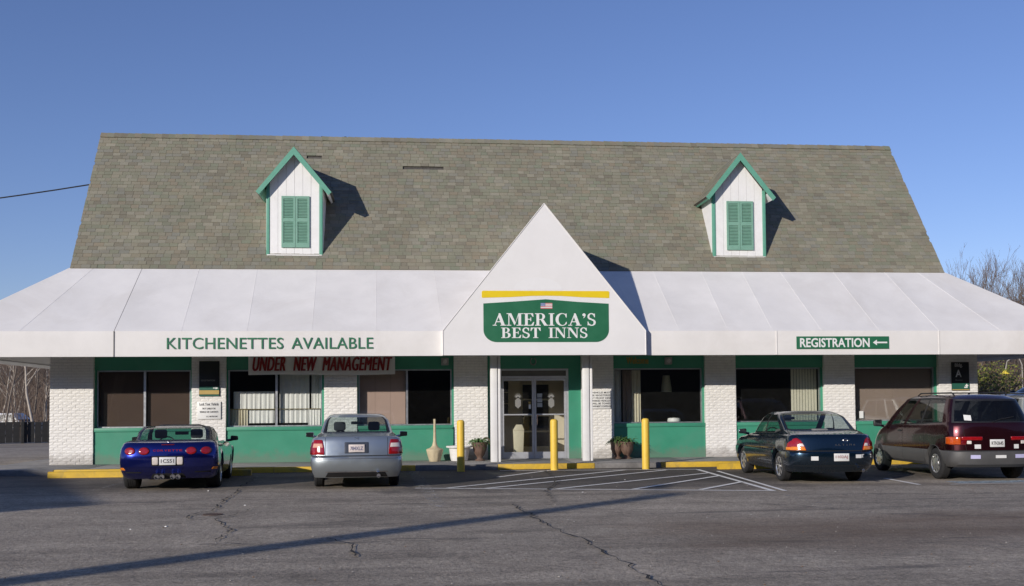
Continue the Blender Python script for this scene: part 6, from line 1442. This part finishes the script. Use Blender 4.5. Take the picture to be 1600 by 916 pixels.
# ---- bare winter trees
def tree_meshes(seed, h, levels=4, spread=0.9, trunk_m=BARK, r0=None, limbs=12, clear=0.35, fork=False, fine=0.010):
    rnd = random.Random(seed); tr = MB(); cr = MB(); r0 = r0 or h * 0.016
    def grow(b, p, d, L, r, lev):
        n = 5 if lev < 2 else 3; pts = [p.copy()]; rad = [r]
        for k in range(n):
            d = (d + Vector((rnd.gauss(0, .13), rnd.gauss(0, .13), rnd.gauss(.05, .08)))).normalized(); p = p + d * (L / n); pts.append(p.copy()); rad.append(max(fine * .6, r * (1 - .72 * (k + 1) / n)))
        b.tube([tuple(q) for q in pts], rad, 6 if lev < 2 else 4 if lev == 2 else 3, cap=False)
        return pts, rad
    def branch(p, d, L, r, lev):
        pts, rad = grow(tr if lev <= 1 else cr, p, d, L, r, lev)
        if lev >= levels: return
        m = ((7, 6, 5, 4, 3) if fork else (7, 6, 6, 5))[min(lev, 4 if fork else 3)]
        for k in range(m):
            t = rnd.uniform(.22, 1.0); i = min(len(pts) - 2, int(t * (len(pts) - 1))); q = pts[i].lerp(pts[i + 1], t * (len(pts) - 1) - i); dd = (pts[i + 1] - pts[i]).normalized()
            a = rnd.uniform(0, 2 * pi); s_ = dd.orthogonal().normalized(); s_.rotate(Matrix.Rotation(a, 3, dd)); nd_ = (dd + s_ * rnd.uniform(.45, 1.0) * spread + Vector((0, 0, .45 if fork else .18))).normalized()
            branch(q, nd_, L * rnd.uniform(.42, .66), max(fine, rad[i] * .55), lev + 1)
    if fork:
        pts, rad = grow(tr, Vector((0, 0, -.3)), Vector((rnd.gauss(0, .04), rnd.gauss(0, .04), 1)).normalized(), h * .28, r0, 0)
        for k in range(limbs):
            a = 2 * pi * (k + rnd.uniform(-.3, .3)) / limbs; e = rnd.uniform(.12, .62); branch(pts[-1] - Vector((0, 0, rnd.uniform(0, h * .08))), Vector((cos(a) * e, sin(a) * e, 1)).normalized(), h * rnd.uniform(.44, .62), r0 * rnd.uniform(.38, .55), 1)
        a = tr.mesh('trunk', trunk_m); b = cr.mesh('crown', TWIG); shade(a, 80); shade(b, 80); return a, b
    pts, rad = grow(tr, Vector((0, 0, -.3)), Vector((rnd.gauss(0, .04), rnd.gauss(0, .04), 1)).normalized(), h * .92, r0, 0)
    for k in range(limbs):
        t = clear + (1 - clear) * (k + rnd.random()) / limbs; t = min(t, .99); i = min(len(pts) - 2, int(t * (len(pts) - 1))); q = pts[i].lerp(pts[i + 1], t * (len(pts) - 1) - i)
        a = rnd.uniform(0, 2 * pi); e = rnd.uniform(.5, 1.0); d = Vector((cos(a) * spread, sin(a) * spread, e)).normalized(); branch(q, d, h * rnd.uniform(.20, .36) * (1.15 - .5 * t), r0 * (1 - .8 * t) * .55, 1)
    a = tr.mesh('trunk', trunk_m); b = cr.mesh('crown', TWIG); shade(a, 80); shade(b, 80); return a, b
GT = 'bare winter trees behind the motel'
def put_tree(ms, x, y, z, s_, rz, label, name='bare_tree', cat='tree', group=GT):
    t = thing(name, label, cat, (x, y, z), rz, group); t.scale = (s_, s_, s_); link('trunk', ms[0], t); link('crown', ms[1], t); return t
slim = [tree_meshes(31 + k, 15, 3, .75, BARK_PALE if k % 2 else BARK, .15, 10, .40, fine=.014) for k in range(4)]
fine_ = [tree_meshes(51 + k, 13, 5, .60, BARK, .20, 8, fork=True, fine=.012) for k in range(2)]
rt = random.Random(5)
k = 0
for (x, y) in [(-30.9, 46.4), (-37.2, 65.1), (-32.1, 52.5), (-39.6, 75.4), (-33.3, 58.7), (-27.9, 44.1), (-36.1, 70.0), (-30.5, 54.4), (-33.1, 50.6), (-41.3, 70.5), (-45.0, 88.0), (-44.1, 90.9), (-33.1, 64.7), (-43.1, 80.7), (-40.9, 83.5), (-34.7, 60.8), (-29.4, 50.2), (-35.2, 56.8), (-30.9, 59.4), (-42.9, 93.8)]:
    z = ground_z(x, y) if y < 62 else -1.3 + 13 * sm(0, 1, (y - 62) / 88); lb = ('slim grey bare tree in the wood beyond the side-lot fence', 'slim pale-barked bare tree in the wood beyond the side-lot fence')[k % 2]
    put_tree(slim[k % 4], x, y, z - .2, rt.uniform(.46, .66), rt.uniform(0, 6), lb, group='bare trees in the wood beyond the fence'); k += 1
for (x, y, s_, v, lb) in [(40.0, 46, .70, 0, 'tall bare tree with fine twigs rising over the right end of the awning'), (34.9, 41, .60, 1, 'smaller bare tree close to the right end of the roof'), (46.5, 52, .76, 1, 'bare tree at the right edge of the photo behind the awning'), (43.6, 56, .76, 0, 'slightly shorter bare tree behind the tall one at the right')]:
    put_tree(fine_[v], x, y, -.3 + 10 * sm(0, 1, (y - 33) / 87) - .2, s_, rt.uniform(0, 6), lb, group='bare trees beyond the right end of the awning')
for (x, y) in [(31, 52), (52, 58), (38, 62), (57, 50), (49, 66)]: put_tree(slim[k % 4], x, y, -.3 + 10 * sm(0, 1, (y - 33) / 87) - .2, rt.uniform(.6, .75), rt.uniform(0, 6), 'slim bare tree in the wood beyond the right end of the motel', group='slim trees beyond the right end'); k += 1
# saplings and brush too dense to count
def brush(name, x0, x1, y0, y1, n, zf, m, hh=(1.5, 6), seed=1, lean=.25):
    rnd = random.Random(seed); b = MB()
    for i in range(n):
        x, y = rnd.uniform(x0, x1), rnd.uniform(y0, y1); z = zf(x, y); h = rnd.uniform(*hh); r = rnd.uniform(.012, .03); p = Vector((x, y, z - .1)); d = Vector((rnd.gauss(0, lean), rnd.gauss(0, lean), 1)); q = p + d.normalized() * h * .5; e = q + (d + Vector((rnd.gauss(0, .3), rnd.gauss(0, .3), .2))).normalized() * h * .5
        b.tube([tuple(p), tuple(q), tuple(e)], [r, r * .7, r * .25], 3, cap=False)
        for _ in range(3):
            w = p.lerp(e, rnd.uniform(.3, .9)); f = w + Vector((rnd.gauss(0, .5), rnd.gauss(0, .5), rnd.uniform(.1, .7))) * h * .22; b.tube([tuple(w), tuple(f)], [r * .5, r * .2], 3, cap=False)
    b.build(name, m, kind='stuff')
hz = lambda x, y: (ground_z(x, y) if y < 62 else -1.3 + 13 * sm(0, 1, (y - 62) / 88))
hr = lambda x, y: (.9 if y < 33 else -.3 + 10 * sm(0, 1, (y - 33) / 87))
brush('undergrowth', -66, -30, 46, 105, 3400, hz, TWIG, (1.5, 7), 1)
brush('undergrowth', 26, 62, 34, 80, 2200, hr, TWIG, (1.2, 5), 2)
# ---- shrubs
def shrub(name, label, x, y, z, w, h, m, m2, seed, n=900, leaf=.13, group=None):
    rnd = random.Random(seed); t = thing(name, label, 'shrub', (x, y, z), 0, group); st = MB(); lf = [MB(), MB()]
    tips = []
    for k in range(16):
        a = rnd.uniform(0, 2 * pi); d = Vector((cos(a) * rnd.uniform(.1, .6) * w / h, sin(a) * rnd.uniform(.1, .6) * w / h, 1)).normalized(); p = Vector((rnd.gauss(0, w * .1), rnd.gauss(0, w * .1), -.1)); q = [p]
        for s_ in range(4): d = (d + Vector((rnd.gauss(0, .2), rnd.gauss(0, .2), .1))).normalized(); p = p + d * h * rnd.uniform(.18, .26); q.append(p)
        st.tube([tuple(v) for v in q], [.03, .024, .018, .012, .005], 4, cap=False); tips += q[1:]
    for i in range(n):
        c_ = rnd.choice(tips) + Vector((rnd.gauss(0, w * .11), rnd.gauss(0, w * .11), rnd.gauss(0, h * .09))); s_ = leaf * rnd.uniform(.5, 1.2); u = Vector((rnd.gauss(0, 1), rnd.gauss(0, 1), rnd.gauss(0, 1))).normalized(); v = u.orthogonal().normalized() * s_ * .5; u = u * s_
        lf[0 if rnd.random() < .72 else 1].quad(tuple(c_ - u * .5), tuple(c_ + v * .6), tuple(c_ + u * .5), tuple(c_ - v * .6))
    st.build('stem', TWIG, t); f_ = lf[0].build('foliage', m, t); lf[1].build('dry_foliage', m2, t); return t
shrub('shrub', 'olive green shrub beside the rightmost pillar beyond the van', 25.2, 21.5, .7, 2.6, 3.0, SHRUB, SHRUB_BROWN, 1, 2200, .2)
shrub('shrub', 'yellow-green shrub with brown stems right of the rightmost pillar', 28.9, 26.4, .7, 2.4, 3.1, SHRUB, SHRUB_BROWN, 2, 1300, .18)
shrub('shrub', 'thin brown shrub between the two green ones beyond the right pillar', 27.2, 25.5, .7, 2.2, 3.3, SHRUB_BROWN, SHRUB, 3, 800)
shrub('shrub', 'brown leafy shrub at the edge of the wood behind the white car', 31.0, 29.0, .7, 3.0, 3.2, SHRUB_BROWN, SHRUB_BROWN, 4, 900)
for k, (x, y, lb) in enumerate([(-40.2, 50.5, 'dull green thicket behind the fence beside the left pillar'), (-42.8, 54.5, 'dull green thicket further left behind the fence')]): shrub('thicket', lb, x, y, hz(x, y), 3.6, 4.2, mat('dull_green_leaf', (.085, .085, .022), .8, var=.5), SHRUB_BROWN, 8 + k, 800, .14)

# ---- other parked vehicles
P2 = dict(L=4.67, wb=2.715, ro=1.07, W=1.785, step=.055, zs=[(-1.1, 1.0), (-.3, .99), (.6, .955), (2.0, .935), (2.7, .90), (3.2, .84), (3.6, .74)], belt_w=.745, roof_w=.57, zbelt=[(-.2, 1.07), (.6, .985), (2.0, .965), (2.6, .97)], zroof=1.42, rw0=.80, rw1=1.47, ws1=2.62, ws0=3.45, doors=(.36, 1.22, 2.28), bpill=1.16, apill=2.02, cpill=.02, handles=[(.55, .83)], paint=paint_mat('white_car_paint', (.72, .72, .71), .0, .3), rg=10, row=False)
def far_sedan(label, loc, rz):
    c, sh = sedan(label, 'car', loc, rz, P2); add_wheels(c, 1.49, 2.715, .305, .195, .19, 'seven'); interior(c, 1.35, .48, .62, .95, 2.05, SEAT, rear=.12)
    for sx in (-1, 1):
        v = lambda u, z: ((u, 9, z), (0, -1, 0))
        c.decal('headlight', rounded([(sx * .50, .60), (sx * .80, .60), (sx * .80, .71), (sx * .50, .71)], .02, 2), LENS_CLEAR, v, .004, .02); c.decal('side_marker', [(3.10, .62), (3.28, .62), (3.28, .70), (3.10, .70)], LENS_AMBER, 'right' if sx > 0 else 'left', .004, .012)
        c.decal('tail_light', rounded([(sx * .60, .70), (sx * .85, .70), (sx * .82, .90), (sx * .62, .90)], .02, 2), LENS_RED, 'rear', .003, .02)
    mirrors(c, 2.06, .99, BLACK_PLASTIC)
    return c
far_sedan('white sedan facing the motel on the raised lot beyond the minivans', (20.4, 6.6, ground_z(20, 6.6)), radians(84))
far_sedan('white car roof showing over the fence left of the pickup', (-35.6, 51.4, hz(-35, 51.4)), radians(-100))
def pickup(label, loc, rz):
    t = thing('pickup_truck', label, 'pickup truck', loc, rz); m = P2['paint']; W = .93
    MB().prism([(-2.55, .45), (-2.55, 1.02), (-2.50, 1.06), (2.30, 1.04), (2.62, .98), (2.68, .55), (2.60, .42), (2.15, .42), (2.05, .68), (1.85, .80), (1.60, .82), (1.38, .74), (1.25, .42), (-1.05, .42), (-1.15, .68), (-1.35, .80), (-1.60, .82), (-1.85, .74), (-1.98, .42)], -W, W).build('body', m, t, bevel=.04, normals=True)
    MB().hexa([(-.95, -W + .03, 1.05), (1.35, -W + .03, 1.05), (1.35, W - .03, 1.05), (-.95, W - .03, 1.05), (-.75, -W + .17, 1.74), (.60, -W + .17, 1.74), (.60, W - .17, 1.74), (-.75, W - .17, 1.74)]).build('cab', m, t, bevel=.05)
    for s_ in (-1, 1):
        k = lambda x, z: (x, s_ * (W - .03 - .14 * (z - 1.05) / .69 + .006), z)
        for q in (((-.82, 1.12), (-.42, 1.12), (-.42, 1.64), (-.70, 1.64)), ((-.32, 1.12), (.10, 1.12), (.10, 1.64), (-.32, 1.64)), ((.20, 1.12), (1.12, 1.12), (.60, 1.64), (.20, 1.64))): MB().poly([k(*p) for p in (q if s_ < 0 else q[::-1])]).build('side_window', SIGN_BLACK, t)
    MB().poly([(1.30, -.75, 1.10), (1.30, .75, 1.10), (.655, .68, 1.68), (.655, -.68, 1.68)]).build('windscreen', SIGN_BLACK, t)
    tw, rw_ = wheel_meshes('t', .38, .24, .22, 'holes', RIM)
    for x in (-1.58, 1.62):
        for s_ in (-1, 1): o = link('wheel', tw, t, loc=(x, s_ * .80, .38)); o.rotation_euler = (0, 0, s_ * pi / 2); link('rim', rw_, o)
pickup('white crew-cab pickup truck behind the dark board fence', (-33.3, 54.6, hz(-33, 54.6) + .06), radians(-14))

# ---- poles, cable, lamp
def pole(name, label, x, y, h, r, arm=None, lamp=True):
    t = thing(name, label, 'pole', (x, y, ground_z(x, y))); MB().tube([(0, 0, -.3), (0, 0, h)], [r, r * .72], 14).build('post', WOOD_POLE, t)
    if arm: MB().tube([(0, 0, h - .5), (arm[0] * .5, arm[1] * .5, h - .1), (arm[0], arm[1], h)], .05, 8).build('arm', ALU, t); MB().box(arm[0] - .25, arm[0] + .25, arm[1] - .18, arm[1] + .18, h - .12, h + .08).build('lamp_head', ALU, t, bevel=.04)
    return t
lp = pole('light_pole', 'leaning weathered light pole standing left of the camera', -19.57, -30.34, 9.05, .30, (1.1, .9)); lp.rotation_euler = Vector((1.35, -.75, 9.2)).to_track_quat('Z', 'Y').to_euler()
pole('utility_pole', 'wooden utility pole carrying the cable left of the motel', -46, 9, 9.4, .17)
MB().tube([(-46 + 33.6 * k / 30, 9 - 3 * k / 30, 8.95 - .17 * 33.6 * (1 - k / 30) + .0045 * (33.6 * (1 - k / 30)) ** 2) for k in range(31)], .022, 6).build('power_cable', WIRE)
MB().tube([(-12.4, 6.0, 6.6), (-12.4, 6.0, 9.05)], .035, 8).build('service_mast', ALU, roof)
tag(bpy.data.objects['power_cable'], 'black overhead cable sagging from the left edge to the roof', 'cable')
t = thing('yard_lamp', 'small lamp with a yellow shade hanging beyond the right end of the awning', 'lamp', (26.75, 22.3, .82))
MB().tube([(.9, 0, -.2), (.9, 0, 2.6), (.75, 0, 2.95), (.4, 0, 3.0), (.1, 0, 2.8), (0, 0, 2.35)], .03, 8).build('post', mat('pale_pole', (.35, .32, .28), .7), t); MB().lathe([(.05, 2.36), (.10, 2.30), (.22, 2.16), (.21, 2.14), (0, 2.15)], seg=20).build('lamp_shade', mat('yellow_shade', (.85, .66, .08), .5), t)
# the two-storey wing left of the frame, whose shade falls across the empty bays
wing = thing('motel_wing', 'two-storey white motel wing with green doors standing left of the parking lot', 'building', (-24.2, -26.9, 0), radians(23.0))
MB().box(-8, 0, 0, 9.6, -.2, 6.85).build('walls', WHITE, wing); MB().box(-8.25, .12, -.12, 9.72, 6.852, 7.05).build('roof', UNDERLAY, wing); MB().box(.002, 1.0, .3, 9.3, 3.2, 3.32).build('walkway', CONCRETE, wing)
for z in (.05, 3.33):
    for y in (1.2, 4.4, 7.6):
        d_ = MB().box(.003, .05, y - .45, y + .45, z, z + 2.05).build('door', TRIM_GREEN, wing); MB().tube([(.06, y + .35, z + 1), (.10, y + .35, z + 1)], .02, 6).build('handle', CHROME, d_)
        w_ = MB().box(.003, .04, y + .7, y + 1.6, z + .8, z + 2.0).build('window', ALU, wing); MB().box(.041, .046, y + .75, y + 1.55, z + .85, z + 1.95).build('pane', SIGN_BLACK, w_)
for k in range(22): MB().box(.95, .98, .4 + k * .42, .42 + k * .42, 3.321, 4.3).build('baluster', DARK, wing)
MB().box(.93, 1.0, .3, 9.3, 4.301, 4.35).build('handrail', DARK, wing)
